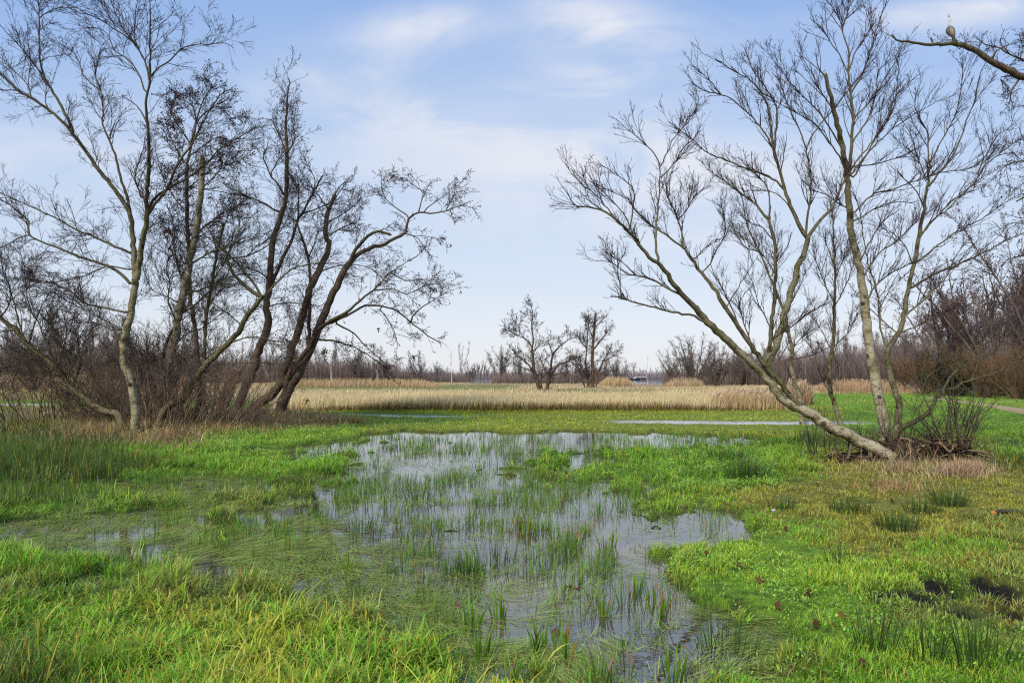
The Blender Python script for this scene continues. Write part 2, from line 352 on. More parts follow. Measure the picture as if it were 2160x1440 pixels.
# ------------------------------------------------------------------ ground sheet
def build_ground():
    ny, nx = 620, 520
    ys = np.concatenate([np.linspace(-60, 1.8, 30), 1.9 * (1400 / 1.9) ** (np.linspace(0, 1, ny - 30) ** 1.15)])
    s = np.linspace(-1, 1, nx); s = np.sign(s) * (np.abs(s) ** 1.1) * 1.5
    X = s[None, :] * (np.abs(ys)[:, None] + 3.0); Y = ys[:, None] * np.ones(nx)
    Z = TH(X, Y)
    V = np.stack([X, Y, Z], axis=-1).reshape(-1, 3)
    i = np.arange(ny * nx).reshape(ny, nx)
    f = np.stack([i[:-1, :-1], i[:-1, 1:], i[1:, 1:], i[1:, :-1]], axis=-1).reshape(-1, 4)
    x, y, z = V[:, 0], V[:, 1], V[:, 2]; u, v = uv_of(x, y)
    g = pal(code_at(u, v)) * 0.50
    mud = s2l((58, 46, 34)); bei = s2l((176, 148, 102)); grn = s2l((104, 128, 54))
    n1 = fbm(x * 3, y * 3, 61)[:, None]
    c = g * (0.6 + .8 * n1)
    c = c * (1 - sm(.035, -.01, z)[:, None]) + mud * sm(.035, -.01, z)[:, None]
    dk = np.zeros(len(x))
    for hx, hy, hs in HOLES: dk = np.maximum(dk, np.exp(-((x - hx) ** 2 + (y - hy) ** 2) / (hs * 1.15) ** 2))
    dk = np.clip(dk * 1.6, 0, 1); c = c * (1 - dk[:, None]) + mud * .35 * dk[:, None]
    for mx, my, sx, sy, h in MOUNDS:
        e = np.exp(-((x - mx) / sx) ** 2 - ((y - my) / sy) ** 2)[:, None] * .55; c = c * (1 - e) + s2l((100, 86, 64)) * e
    reed = is_reed(x, y)[:, None]; c = c * (1 - reed) + bei * (.75 + .5 * n1) * reed
    gp = (green_patch(x, y)[:, None]) * .55; c = c * (1 - gp) + grn * gp
    mead = (sm(31, 33, y) * (1 - reed[:, 0]))[:, None]; c = c * (1 - mead) + s2l((118, 162, 58)) * (.8 + .4 * n1) * mead
    pth = path_mask(x, y)[:, None]; c = c * (1 - pth) + s2l((196, 168, 122)) * pth
    pth = strip_mask(x, y)[:, None]; c = c * (1 - pth) + s2l((212, 204, 196)) * pth
    fw = sm(140, 170, y)[:, None]; c = c * (1 - fw) + s2l((120, 104, 82)) * fw
    m, nt, out = newmat('ground_soil'); at = nd(nt, 'ShaderNodeAttribute', attribute_name='Col'); geo = nd(nt, 'ShaderNodeNewGeometry')
    nz = nd(nt, 'ShaderNodeTexNoise', Scale=9.0, Detail=8.0, Roughness=.7); nt.links.new(geo.outputs['Position'], nz.inputs['Vector'])
    cc = mixc(nt, at.outputs['Color'], (.35, .32, .26), ramp(nt, nz.outputs[0], .42, .68), 'MULTIPLY')
    pb = nd(nt, 'ShaderNodeBsdfPrincipled'); pb.inputs['Roughness'].default_value = .9; pb.inputs['Specular IOR Level'].default_value = .2
    nt.links.new(cc, pb.inputs['Base Color']); bp = nd(nt, 'ShaderNodeBump', Strength=.7, Distance=.03); nt.links.new(nz.outputs[0], bp.inputs['Height'])
    nt.links.new(bp.outputs[0], pb.inputs['Normal']); nt.links.new(pb.outputs[0], out.inputs[0])
    mb = MB(); mb.add(V, f, 4, c); o = mb.build('ground', m, smooth=True); tag(o, 'marshy meadow ground running to the far wood', 'ground', kind='structure')
def is_reed(x, y):
    u, v = uv_of(x, y); e = (fbm(x * .35, y * .35, 71) - .5) * 2.2
    a = sm(29.0, 30.2, y + e * .6) * (1 - sm(1640, 1690, u + e * 10))
    b = sm(56, 60, y + e * 2) * (1 - sm(1940, 1990, u))
    lft = 1 - sm(560, 610, u) ; a = a * (1 - lft * (1 - sm(40, 44, y)))
    return np.clip(np.maximum(a, b), 0, 1)
def green_patch(x, y):
    u, v = uv_of(x, y); n = fbm(x * .12, y * .05, 77)
    a = sm(500, 640, u) * (1 - sm(1050, 1150, u)) * sm(64, 74, y) * (1 - sm(105, 130, y))
    b = sm(1090, 1180, u) * (1 - sm(1330, 1480, u)) * sm(54, 60, y) * (1 - sm(72, 85, y)) * .7
    c = (1 - sm(200, 500, u)) * sm(48, 56, y) * (1 - sm(62, 80, y)) * .6
    return np.clip((a + b + c) * sm(.32, .5, n), 0, 1)
def path_mask(x, y):
    yc = 29.2 + (x - 21.9) * 2.6 + .4 * np.sin(x)
    return sm(19, 20, y) * (1 - sm(46, 50, y)) * (1 - sm(.38, .75, np.abs(y - yc) / 2.8))
build_ground()
# ------------------------------------------------------------------ water
def water_mat(name, base, bump, sc):
    m, nt, out = newmat(name); pb = nd(nt, 'ShaderNodeBsdfPrincipled')
    geo = nd(nt, 'ShaderNodeNewGeometry')
    nz = nd(nt, 'ShaderNodeTexNoise', Scale=.9, Detail=6.0, Roughness=.6); nt.links.new(geo.outputs['Position'], nz.inputs['Vector'])
    nc = nd(nt, 'ShaderNodeTexNoise', Scale=9.0, Detail=6.0, Roughness=.7); nt.links.new(geo.outputs['Position'], nc.inputs['Vector'])
    c = mixc(nt, base, (base[0] * 2.2, base[1] * 2.2, base[2] * 1.5), ramp(nt, nz.outputs[0], .4, .65))
    c = mixc(nt, c, (.3, .3, .25), ramp(nt, nc.outputs[0], .5, .7), 'MULTIPLY')
    nt.links.new(c, pb.inputs['Base Color'])
    pb.inputs['Roughness'].default_value = .02; pb.inputs['IOR'].default_value = 2.8
    mp = nd(nt, 'ShaderNodeMapping'); mp.inputs['Scale'].default_value = sc; nt.links.new(geo.outputs['Position'], mp.inputs[0])
    nb = nd(nt, 'ShaderNodeTexNoise', Scale=1.0, Detail=3.0); nt.links.new(mp.outputs[0], nb.inputs['Vector'])
    bp = nd(nt, 'ShaderNodeBump', Strength=bump, Distance=.01); nt.links.new(nb.outputs[0], bp.inputs['Height']); nt.links.new(bp.outputs[0], pb.inputs['Normal'])
    nt.links.new(pb.outputs[0], out.inputs[0]); return m
def sheet(name, x0, x1, y0, y1, z, mat, label):
    mb = MB(); mb.add([[x0, y0, z], [x1, y0, z], [x1, y1, z], [x0, y1, z]], [[0, 1, 2, 3]], 4, (0, 0, 0)); o = mb.build(name, mat)
    return tag(o, label, 'water', kind='structure')
sheet('flood_water', -90, 90, 1.0, 100, 0.0, water_mat('flood_water', (.060, .048, .034), .07, (3, 9, 3)), 'shallow flood water lying in the meadow and reflecting the sky')
sheet('lake', -150, 400, 118, 300, -.03, water_mat('lake_water', (.42, .46, .52), .5, (.6, 2.5, 1)), 'pale strip of open lake beyond the reed bed')  # pale base colour stands for sky light scattered by rough water
# ------------------------------------------------------------------ blades
def blades(mb, B, h, w, az, lean, curl, c0, c1, nseg=3, rg=rng, roll=None):
    """curved tapering strips. B (n,3); h,w,az,lean(rad),curl arrays"""
    n = len(B)
    if n == 0: return
    d = np.stack([np.cos(az), np.sin(az), 0 * az], axis=1)
    ra = az + np.pi / 2 + rg.normal(size=n) * .5 if roll is None else roll
    s = np.stack([np.cos(ra), np.sin(ra), 0 * ra], axis=1)
    V = []; C = []; pos = B.copy()
    for k in range(nseg + 1):
        t = k / nseg
        ww = (w * (1 - t ** 1.8) * (0.65 + .7 * min(t * 2, 1) * (1 - .3 * t)) * .5)[:, None]
        col = c0 * (1 - t) + c1 * t
        if k == nseg: V.append(pos[:, None, :]); C.append(col[:, None, :])
        else:
            V.append(np.stack([pos - s * ww, pos + s * ww], axis=1)); C.append(np.stack([col, col], axis=1))
            th = lean + curl * (t + .5 / nseg)
            pos = pos + (h / nseg)[:, None] * (d * np.sin(th)[:, None] + np.array([0, 0, 1.]) * np.cos(th)[:, None])
    V = np.concatenate(V, axis=1); C = np.concatenate(C, axis=1); m = 2 * nseg + 1
    base = (np.arange(n) * m)[:, None]
    if nseg > 1:
        q = np.array([[2 * k, 2 * k + 1, 2 * k + 3, 2 * k + 2] for k in range(nseg - 1)]).reshape(-1)
        qf = (base + q[None]).reshape(-1, 4)
        mb.add(V.reshape(-1, 3), qf, 4, C.reshape(-1, 3))
        tf = (base + np.array([[2 * nseg - 2, 2 * nseg - 1, 2 * nseg]])) - 0
        # triangles reuse the vertices just added
        mb.L.append((tf + mb.n - n * m).ravel()); mb.T.append(np.full(n, 3))
    else:
        mb.add(V.reshape(-1, 3), base + np.array([[0, 1, 2]]), 3, C.reshape(-1, 3))
def jit(c, rg, a=.18, b=.10):
    n = len(c); return np.clip(c * (1 + rg.normal(size=(n, 1)) * a) * (1 + rg.normal(size=(n, 3)) * b), 0.003, .9)
def on_ground(u, v):
    y = ground_Y(v, .05); x = (u - 1080) * y / F; return x, y
grass = MB(); water_grass = MB(); floatg = MB(); rushes = MB(); dead = MB(); herbs = MB()
YEL = s2l((196, 178, 66)); ORG = s2l((190, 128, 52)); STRAW = s2l((196, 176, 128))
BANDS = [(866, 890, 60000), (890, 925, 75000), (925, 1000, 120000), (1000, 1110, 110000), (1110, 1240, 90000), (1240, 1560, 95000)]
for v0, v1, N in BANDS:
    u = rng.uniform(-260, 2420, N); v = rng.uniform(v0, v1, N)
    x, y = on_ground(u, v); x = x + rng.normal(size=N) * .02
    wv = wetness(x, y); z = TH(x, y)
    code = code_at(u, v); land = z > .004
    # clumping: thin out between tussocks
    cl = vn(x * 7, y * 7, 51) * .6 + vn(x * 2.2, y * 2.2, 53) * .6
    keep = land & (rng.random(N) < np.clip(.35 + 1.0 * cl, 0, 1))
    hole = np.zeros(N)
    for hx, hy, hs in HOLES: hole = np.maximum(hole, np.exp(-((x - hx) ** 2 + (y - hy) ** 2) / (hs * .9) ** 2))
    keep &= rng.random(N) > hole * 1.6
    keep &= (path_mask(x, y) < .3) & (strip_mask(x, y) < .35)
    keep &= rng.random(N) < .3 + .7 * sm(.004, .04, z)
    keep &= ~((is_reed(x, y) > .5) & (v < 862))
    u, v, x, y, z, code, cl = [q[keep] for q in (u, v, x, y, z, code, cl)]; n = len(u)
    fg = sm(1200, 1300, v) * (1 - sm(1000, 1500, u)) + .35 * sm(1250, 1330, v) * sm(900, 1400, u) * (1 - sm(1500, 1700, u))
    hh = hgt(code) * (.25 + 1.6 * cl ** 1.7) * rng.uniform(.6, 1.25, n); hh = hh * (1 - .18 * fg) + .02 * fg; hh = hh * (1 + (rng.random(n) < .12) * fg * .8)
    isd = code == ord('d'); hh = hh * (1 - .42 * sm(1350, 1600, u) * (y < 11)); hh = hh * np.where((y > 19) & (y < 30), .5, 1); hh = hh * (1 - .45 * (sm(2, 3, x) * (1 - sm(10, 11, x)) * (y > 18) * (y < 22)))
    ww = (.0032 + .00062 * y) * rng.uniform(.7, 1.4, n) * (1 + fg * rng.choice([0, .5, 1.2], n, p=[.55, .3, .15])); ww[isd] *= .75
    c = pal(code); mixn = fbm(x * .9, y * .9, 91)[:, None]
    c = c * (.72 + .62 * mixn)
    c = jit(c, rng, .22, .09)
    yy = (rng.random(n) < .05 + .13 * fg)[:, None]; c = np.where(yy, jit(np.broadcast_to(YEL, (n, 3)), rng), c)
    ss_ = rng.random(n) < .15 + .05 * fg; ss = ss_[:, None]; c = np.where(ss, jit(np.where(rng.random((n, 1)) < .35, STRAW * .85, s2l((146, 126, 76))), rng), c)
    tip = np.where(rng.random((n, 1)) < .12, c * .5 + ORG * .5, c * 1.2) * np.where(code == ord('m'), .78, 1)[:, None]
    az = rng.uniform(0, 2 * np.pi, n) + 0
    lean = np.abs(rng.normal(size=n)) * (.38 + .2 * fg); lean[isd] *= .5; curl = rng.uniform(.1, 1.5, n) * (1 + .5 * fg); curl[isd] *= .25
    curl[code == ord('m')] *= 1.2
    lean = np.where(ss_, lean + .9, lean); B = np.stack([x, y, z - .01], axis=1)
    nseg = 4 if v0 >= 1240 else (3 if v0 >= 1000 else 2)
    blades(grass, B, hh, ww, az, lean, curl, c * .45, np.clip(tip * 1.6, 0, .9), nseg)  # highlights painted into the tips, dark depth into the blade feet
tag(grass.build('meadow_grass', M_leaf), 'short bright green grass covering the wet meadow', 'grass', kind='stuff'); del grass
# standing blades in the water: clumped thin green stalks
for v0, v1, N in [(912, 960, 60000), (960, 1060, 70000), (1060, 1200, 60000), (1200, 1460, 36000)]:
    u = rng.uniform(-100, 2300, N); v = rng.uniform(v0, v1, N); x, y = on_ground(u, v); z = TH(x, y)
    cl = fbm(x * 1.6, y * 1.3, 101, 3); c2 = vn(x * 7, y * 7, 103)
    wt = table(WET, u, v)
    p = sm(.53, .68, cl * .65 + c2 * .42 + .07 * (v < 1040) - .04 * (v > 1060) - .03 * (v < 1000) + .09 * sm(1240, 1300, v) - .04 * sm(900, 1050, u) * (v > 1060)) * .5 + .01 + .20 * sm(-.04, -.005, z)
    keep = (z < .006) & (z > -.12) & (wt > .12) & (rng.random(N) < p)
    u, v, x, y = u[keep], v[keep], x[keep], y[keep]; n = len(u)
    c = np.where(rng.random((n, 1)) < .5, s2l((84, 118, 44)), s2l((112, 146, 44))); c = jit(c, rng)
    tip = np.where(rng.random((n, 1)) < .05, ORG, c * 1.15)
    blades(water_grass, np.stack([x, y, 0 * x - .02], axis=1), rng.uniform(.05, .19, n) * (.6 + cl[keep]), (.0028 + .0004 * y) * rng.uniform(.7, 1.5, n),
           rng.uniform(0, 6.3, n), np.abs(rng.normal(size=n)) * .14, rng.uniform(0, .6, n), c * .8, tip * 1.2, 3)
tag(water_grass.build('standing_water_grass', M_leaf), 'thin green stalks standing up out of the flood water', 'water grass', kind='stuff')
# bent blades floating on the water
for v0, v1, N in [(912, 960, 50000), (960, 1060, 70000), (1060, 1200, 80000), (1200, 1460, 60000)]:
    u = rng.uniform(-100, 2300, N); v = rng.uniform(v0, v1, N); x, y = on_ground(u, v); z = TH(x, y)
    m = table(MAT, u + (fbm(x * .7, y * .7, 19) - .5) * 500, v + (fbm(x * .6, y * .6, 20) - .5) * 60); q = fbm(x * 1.4, y * 1.8, 111); q2 = vn(x * 5, y * 6, 113)
    keep = (z < .03) & (rng.random(N) < np.clip(m * 1.25 * sm(.40, .62, q * .7 + q2 * .3 + (m - .5) * .3) + .10 * (m > .02) * (q2 > .45), 0, 1))
    u, v, x, y, m = u[keep], v[keep], x[keep], y[keep], m[keep]; n = len(u)
    zz = np.maximum(TH(x, y), 0) + rng.uniform(.002, .018, n)
    ang = (fbm(x * .8, y * .8, 121) - .5) * 9 + rng.normal(size=n) * .5
    c = np.where(rng.random((n, 1)) < .5, s2l((190, 200, 104)), s2l((158, 182, 74))); br = rng.random((n, 1)) < .12; c = np.where(br, s2l((120, 92, 58)), c); c = jit(c, rng)
    Ls = rng.uniform(.08, .30, n)
    blades(floatg, np.stack([x, y, zz], axis=1), Ls, (.0035 + .0004 * y) * rng.uniform(.7, 1.3, n), ang, np.full(n, 1.48) + rng.normal(size=n) * .05, rng.uniform(0, .12, n), c, c, 2)
    # little scraps and floating leaves
    k = rng.random(n) < .25
    nn = int(k.sum()); blades(floatg, np.stack([x[k] + rng.normal(size=nn) * .2, y[k] + rng.normal(size=nn) * .2, np.full(nn, .004)], axis=1), rng.uniform(.02, .05, nn), np.full(nn, .006) + .0008 * y[k],
                       rng.uniform(0, 6.3, nn), np.full(nn, 1.54), np.zeros(nn), c[k], c[k], 2)
tag(floatg.build('floating_grass', M_leaf), 'pale bent grass blades floating flat on the flood water', 'floating grass', kind='stuff'); del floatg
# small leafy herbs on the banks
HB = [(430, 760, 905, 985, 26000), (1380, 1640, 950, 1040, 12000), (1300, 1700, 1180, 1300, 1800), (1380, 2160, 1180, 1440, 2600), (980, 1300, 1000, 1050, 5000), (-100, 200, 860, 900, 6000)]
for u0, u1, v0, v1, N in HB:
    u = rng.uniform(u0, u1, N); v = rng.uniform(v0, v1, N); x, y = on_ground(u, v); z = TH(x, y)
    q = fbm(x * 2.2, y * 2.2, 131) ; keep = (z > 0.0) & (rng.random(N) < sm(.4, .6, q)); u, v, x, y, z = [a[keep] for a in (u, v, x, y, z)]; n = len(u)
    c = jit(np.broadcast_to(s2l((158, 194, 76)), (n, 3)), rng, .25)
    blades(herbs, np.stack([x, y, z + rng.uniform(.02, .09, n)], axis=1), rng.uniform(.014, .028, n) + .0006 * y, .011 + .0009 * y + 0 * x, rng.uniform(0, 6.3, n), rng.uniform(.7, 1.5, n), rng.uniform(-.3, .8, n), c, c * 1.1, 2)
tag(herbs.build('meadow_herbs', M_leaf), 'small leafy plants creeping among the meadow grass', 'herbs', kind='stuff')
# dead brown grass under the trees
def dead_patch(mb, u0, u1, v0, v1, N, hh, cols, seed, curl=1.4, wid=.004, dens=.3, shape=True):
    rg = np.random.default_rng(seed)
    a = rg.random(N) * 6.283; r = np.abs(rg.normal(size=N)) * .5; 
    u = (u0 + u1) / 2 + (u1 - u0) / 2 * r * np.cos(a); v = (v0 + v1) / 2 + (v1 - v0) / 2 * r * np.sin(a)
    x, y = on_ground(u, v); z = TH(x, y); q = fbm(x * 1.5, y * 1.5, seed)
    keep = rg.random(N) < sm(dens - .15, dens + .15, q); x, y, z = x[keep], y[keep], z[keep]; n = len(x)
    c = jit(np.array([s2l(cols[i]) for i in rg.integers(0, len(cols), n)]), rg, .25)
    blades(mb, np.stack([x, y, z - .01], axis=1), rg.uniform(.4, 1.2, n) * hh, (wid + .00045 * y) * rg.uniform(.6, 1.3, n), rg.uniform(0, 6.3, n), np.abs(rg.normal(size=n)) * .5, rg.uniform(.1, curl, n), c * .9, c * 1.25, 3, rg)
BR = [(172, 146, 106), (146, 124, 88), (192, 170, 126), (120, 100, 74), (126, 132, 66)]
dead_patch(dead, -60, 480, 878, 945, 17000, .32, BR, 201)
dead_patch(dead, 60, 620, 868, 918, 15000, .36, BR, 202)
dead_patch(dead, 560, 780, 880, 905, 6000, .26, BR, 203)
dead_patch(dead, 1730, 2080, 962, 1018, 2800, .17, [(168, 138, 98), (190, 162, 118), (206, 184, 140), (126, 128, 66)], 204)
dead_patch(dead, 1960, 2110, 985, 1015, 1800, .26, [(196, 164, 128), (176, 146, 110)], 205)
dead_patch(dead, 1780, 2000, 1010, 1050, 1200, .14, [(190, 158, 110), (160, 130, 84)], 206)
tag(dead.build('dead_grass', M_dry), 'brown dead grass tangled round the feet of the trees', 'dead grass', kind='stuff')
# ------------------------------------------------------------------ reed bed
reed = MB()
def reeds(mb, N, y0, y1, u0, u1, hh, cols, seed, mask=True, plume=0., wk=1.0, brown=0):
    rg = np.random.default_rng(seed)
    v = rg.uniform(HZ + F * EYE / y1, HZ + F * EYE / y0, N); y = F * EYE / (v - HZ); u = rg.uniform(u0, u1, N)
    y = y * rg.uniform(.97, 1.03, N); x = (u - 1080) * y / F
    ok = np.ones(N, bool)
    if mask: ok = (rg.random(N) < is_reed(x, y)) & (TH(x, y) > -.08)
    u, v, x, y = u[ok], v[ok], x[ok], y[ok]; n = len(x); z = TH(x, y)
    ok2 = np.ones(n, bool) if mask and seed < 303 else rg.random(n) < sm(0, .18, (u - u0) / (u1 - u0) + .06 * (lo_ := fbm(x * .4, y * .1, seed))) * (1 - sm(.80, 1, (u - u0) / (u1 - u0)))
    u, v, x, y, z = u[ok2], v[ok2], x[ok2], y[ok2], z[ok2]; n = len(x); eh = 1 if (mask and seed < 303) else .45 + .55 * sm(0, .25, (u - u0) / (u1 - u0)) * (1 - sm(.7, 1, (u - u0) / (u1 - u0)))
    gp = green_patch(x, y); isg = (rg.random(n) < gp) & mask
    lo = fbm(x * .25, y * .08, seed)
    c = np.array([s2l(q) for q in cols])[rg.integers(0, len(cols), n)]; c = c * (.78 + .44 * lo)[:, None]
    c = np.where(isg[:, None], s2l((136, 146, 88)), c); c = jit(c, rg, .14, .05)
    h = eh * hh * rg.uniform(.55, 1.15, n) * (.75 + .5 * lo); h = np.where(isg, h * .55, h) * (1 - .35 * sm(70, 110, y) * mask) * (1 - .65 * sm(80, 95, y) * mask * ((np.abs(u - 1355) < 60) | (np.abs(u - 1018) < 26)))
    w = (.004 + .00042 * y) * rg.uniform(.7, 1.4, n) * wk
    az = rg.normal(size=n) * 1.0 + .2; lean = np.abs(rg.normal(size=n)) * .14
    base = c * .92 if not brown else c * .35  # front row: self shadow painted into the darkened blade feet
    blades(mb, np.stack([x, y, z - .02], axis=1), h, w, az, lean, rg.uniform(0, .7, n), base, np.clip(c * 1.1, 0, .9), 2, rg)
    if plume > 0:
        k = rg.random(n) < plume; m = int(k.sum())
        blades(mb, np.stack([x[k], y[k], z[k] + h[k] * .85], axis=1), np.full(m, .28), np.full(m, .05), az[k], np.full(m, .15), np.full(m, 1.2), np.broadcast_to(s2l((190, 162, 124)), (m, 3)), np.broadcast_to(s2l((214, 190, 152)), (m, 3)), 2, rg)
RC = [(228, 206, 154), (218, 192, 138), (206, 178, 124), (230, 212, 168)]
reeds(reed, 75000, 29, 42, 480, 1720, .62, RC, 301)
reeds(reed, 80000, 40, 165, -260, 1960, .38, RC, 302)
reeds(reed, 16000, 29.3, 36, 1480, 1690, .9, [(216, 186, 138), (206, 174, 124), (222, 194, 146)], 303, plume=.1)
reeds(reed, 9000, 29, 30.3, 600, 1650, .42, [(120, 92, 56), (150, 140, 60), (96, 72, 44), (140, 116, 66)], 304, mask=False, brown=1)
reeds(reed, 14000, 28, 30, 600, 1660, .15, [(176, 170, 62), (160, 150, 60), (140, 160, 60)], 305, mask=False)
reeds(reed, 16000, 68, 90, -260, 480, 2.1, [(192, 160, 122), (178, 146, 110), (204, 174, 132)], 306, mask=False)
reeds(reed, 7000, 88, 112, 540, 960, 1.3, [(206, 174, 130), (192, 160, 116)], 307, mask=False)
reeds(reed, 8000, 40, 62, -260, 460, .5, [(176, 156, 100), (150, 146, 80)], 308, mask=False)
reeds(reed, 6000, 60, 66, 1700, 1940, 1.2, [(200, 168, 130), (186, 150, 112)], 309, mask=False, plume=.08)
reeds(reed, 3500, 34, 38, 1650, 1715, 1.25, [(190, 156, 122), (176, 140, 106)], 310, mask=False, plume=.15)
reeds(reed, 2500, 100, 108, 1262, 1338, 1.4, [(206, 180, 136), (190, 160, 112)], 311, mask=False, plume=.05)
reeds(reed, 1200, 96, 100, 1400, 1490, 1.3, [(206, 180, 136), (190, 160, 122)], 312, mask=False, plume=.2)
far_grass = MB()
for (N, y0, y1, u0, u1) in ((70000, 30.5, 64, 1600, 2420), (26000, 30.5, 46, -260, 620)):
    v = rng.uniform(HZ + F * EYE / y1, HZ + F * EYE / y0, N); y = F * EYE / (v - HZ) * rng.uniform(.98, 1.02, N); u = rng.uniform(u0, u1, N); x = (u - 1080) * y / F
    k = (rng.random(N) > is_reed(x, y)) & (path_mask(x, y) < .3) & (strip_mask(x, y) < .35); u, v, x, y = u[k], v[k], x[k], y[k]; n = len(x)
    q = fbm(x * .3, y * .15, 151)[:, None]; c = s2l((110, 160, 58)) * (1 - q) + s2l((176, 176, 84)) * q; c = jit(c * (.75 + .5 * fbm(x, y * .6, 153)[:, None]), rng, .15)
    blades(far_grass, np.stack([x, y, TH(x, y) - .01], axis=1), rng.uniform(.05, .16, n), (.004 + .0006 * y), rng.uniform(0, 6.3, n), np.abs(rng.normal(size=n)) * .4, rng.uniform(0, 1, n), c * .85, np.clip(c * 1.2, 0, .9), 2)
tag(far_grass.build('far_meadow_grass', M_leaf), 'bright green grass of the meadow behind the trees', 'grass', kind='stuff'); del far_grass
tag(reed.build('reed_bed', M_dry), 'wide bed of pale straw coloured reeds beyond the green meadow', 'reeds', kind='stuff'); del reed
# ================================================================== hand traced trees
COLS = {'birch': dict(trunk=s2l((184, 171, 140)), mid=s2l((112, 104, 76)), twig=s2l((66, 48, 46)), bud=s2l((66, 50, 50)), mat=M_birch),
        'grey':  dict(trunk=s2l((174, 162, 126)), mid=s2l((96, 88, 64)), twig=s2l((70, 52, 48)), bud=s2l((74, 54, 52)), mat=M_birch),
        'willow': dict(trunk=s2l((138, 126, 92)), mid=s2l((100, 94, 62)), twig=s2l((84, 74, 60)), bud=s2l((66, 50, 44)), mat=M_alder),
        'alder': dict(trunk=s2l((112, 92, 74)), mid=s2l((98, 84, 66)), twig=s2l((72, 54, 50)), bud=s2l((76, 54, 50)), mat=M_alder)}
def colr(kind, R):
    K = COLS[kind]; R = np.asarray(R)[..., None]
    a = sm(.006, .016, R); b = sm(.04, .10, R)
    return (K['twig'] * (1 - a) + K['mid'] * a) * (1 - b) + K['trunk'] * b
def traced_tree(name, label, cat, kind, base_Y, branches, group=None, ground=True, seed=1, A=4.0, Bd=7.0, Cd=7.0, La=(.5, 1.5), Lb=(.2, .6), Lc=(.08, .24),
                up=.25, ang=(25, 50), dep=.35, bud=.0, budsize=.012, twig=.0034, rmaxA=.075, wig=.12, lim_w=6.5, t0=.12, lump=.11, stubs=True):
    """branches: list of (width0_px, width1_px, [(u,v)...]); the first is the trunk."""
    rg = np.random.default_rng(seed); px = base_Y / F
    done = []; skel = []
    for bi, br in enumerate(branches):
        w0, w1, pts = br[:3]; pts = np.array(pts, float)
        L = np.linalg.norm(np.diff(pts, axis=0), axis=1).sum()
        if bi == 0: Y0 = base_Y
        else:
            best = (1e9, base_Y)
            for D in done:
                d = np.hypot(D[:, 0] - pts[0, 0], D[:, 1] - pts[0, 1]); j = d.argmin()
                if d[j] < best[0]: best = (d[j], D[j, 2], D[j, :2])
            Y0 = best[1] if best[0] < 45 else base_Y + rg.normal() * .2
        dY = (rg.uniform(-1, 1) * dep * L * px) if bi > 0 else rg.uniform(-.1, .1) * L * px * dep
        if len(br) > 3: dY = br[3]
        s = np.concatenate([[0], np.cumsum(np.linalg.norm(np.diff(pts, axis=0), axis=1))]) / L
        Yp = Y0 + dY * s ** 1.1
        if bi > 0 and 3 < best[0] < 45: pts = np.vstack([best[2], pts]); Yp = np.concatenate([[Y0], Yp])
        W = np.array([P3(a, b, y) for (a, b), y in zip(pts, Yp)])
        m = int(np.clip(L / 11, 6, 60)); Q = resample(np.column_stack([W]), m)
        tt = np.linspace(0, 1, m); R = .5 * px * (w0 + (w1 - w0) * tt ** .85)
        if bi == 0 and ground:
            zb = float(TH(Q[0, 0], Q[0, 1])) - .15; 
            if Q[0, 2] > zb: Q = np.vstack([[Q[0, 0], Q[0, 1], zb], Q]); R = np.concatenate([[R[0] * 1.35], R]); R[1] *= 1.1; tt = np.linspace(0, 1, m + 1)
        # small natural kinks
        kk = rg.normal(size=Q.shape) * (.10 * R[:, None] + .006); kk[0] = 0; Q = Q + kk
        uvY = np.column_stack([1080 + F * Q[:, 0] / Q[:, 1], HZ - F * (Q[:, 2] - EYE) / Q[:, 1], Q[:, 1]])
        done.append(uvY); skel.append((w0, w1, Q, R))
    zb = float(TH(skel[0][2][0, 0], skel[0][2][0, 1])); org = (float(skel[0][2][0, 0]), float(skel[0][2][0, 1]), zb if ground else float(skel[0][2][0, 2]))
    t = thing(name, org, label, cat, group); mat = COLS[kind]['mat']
    crown = MB()
    for bi, (w0, w1, Q, R) in enumerate(skel):
        sides = 14 if w0 > 14 else (8 if w0 > 5 else 5)
        if bi == 0 or w0 >= lim_w:
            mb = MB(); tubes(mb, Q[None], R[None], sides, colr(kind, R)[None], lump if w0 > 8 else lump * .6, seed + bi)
            if w1 > 4 and min([np.hypot(b[2][0][0] - branches[bi][2][-1][0], b[2][0][1] - branches[bi][2][-1][1]) for j, b in enumerate(branches) if j != bi] + [99]) > 10:  # broken end cap
                e = Q[-1]; d = unit(Q[-1] - Q[-2]); tubes(mb, np.array([[e, e + d * R[-1] * .8, e + d * R[-1] * 1.6]]), np.array([[R[-1], R[-1] * .7, .002]]), sides, s2l((150, 112, 76)))
            if stubs and w0 > 12:
                P2, R2 = spawn(Q[None], R[None], 1.3, (.05, .16), 3, ang=(50, 85), t0=.1, up=.1, rmax=9, rbase=.28, rcap=.03, rtip=.006, rg=rg); tubes(mb, P2, R2, 5, colr(kind, R2))
            mb.build('trunk' if bi == 0 else 'limb', mat, t, smooth=True, origin=org)
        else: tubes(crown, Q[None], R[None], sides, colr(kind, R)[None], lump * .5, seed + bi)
    K = 16
    PP = np.array([resample(q, K) for _, _, q, _ in skel]); RR = np.array([np.interp(np.linspace(0, 1, K), np.linspace(0, 1, len(r)), r) for _, _, _, r in skel])
    PA, RA = spawn(PP, RR, A, La, 7, ang=ang, t0=t0, up=up, wig=wig, rmax=rmaxA, rcap=.011, rtip=twig, rg=rg)
    PX, RX = spawn(PA, RA, 1.6, (La[0] * .7, La[1] * .75), 7, ang=ang, t0=.15, up=up, wig=wig, rcap=.008, rtip=twig, rg=rg); PA = np.concatenate([PA, PX]); RA = np.concatenate([RA, RX])
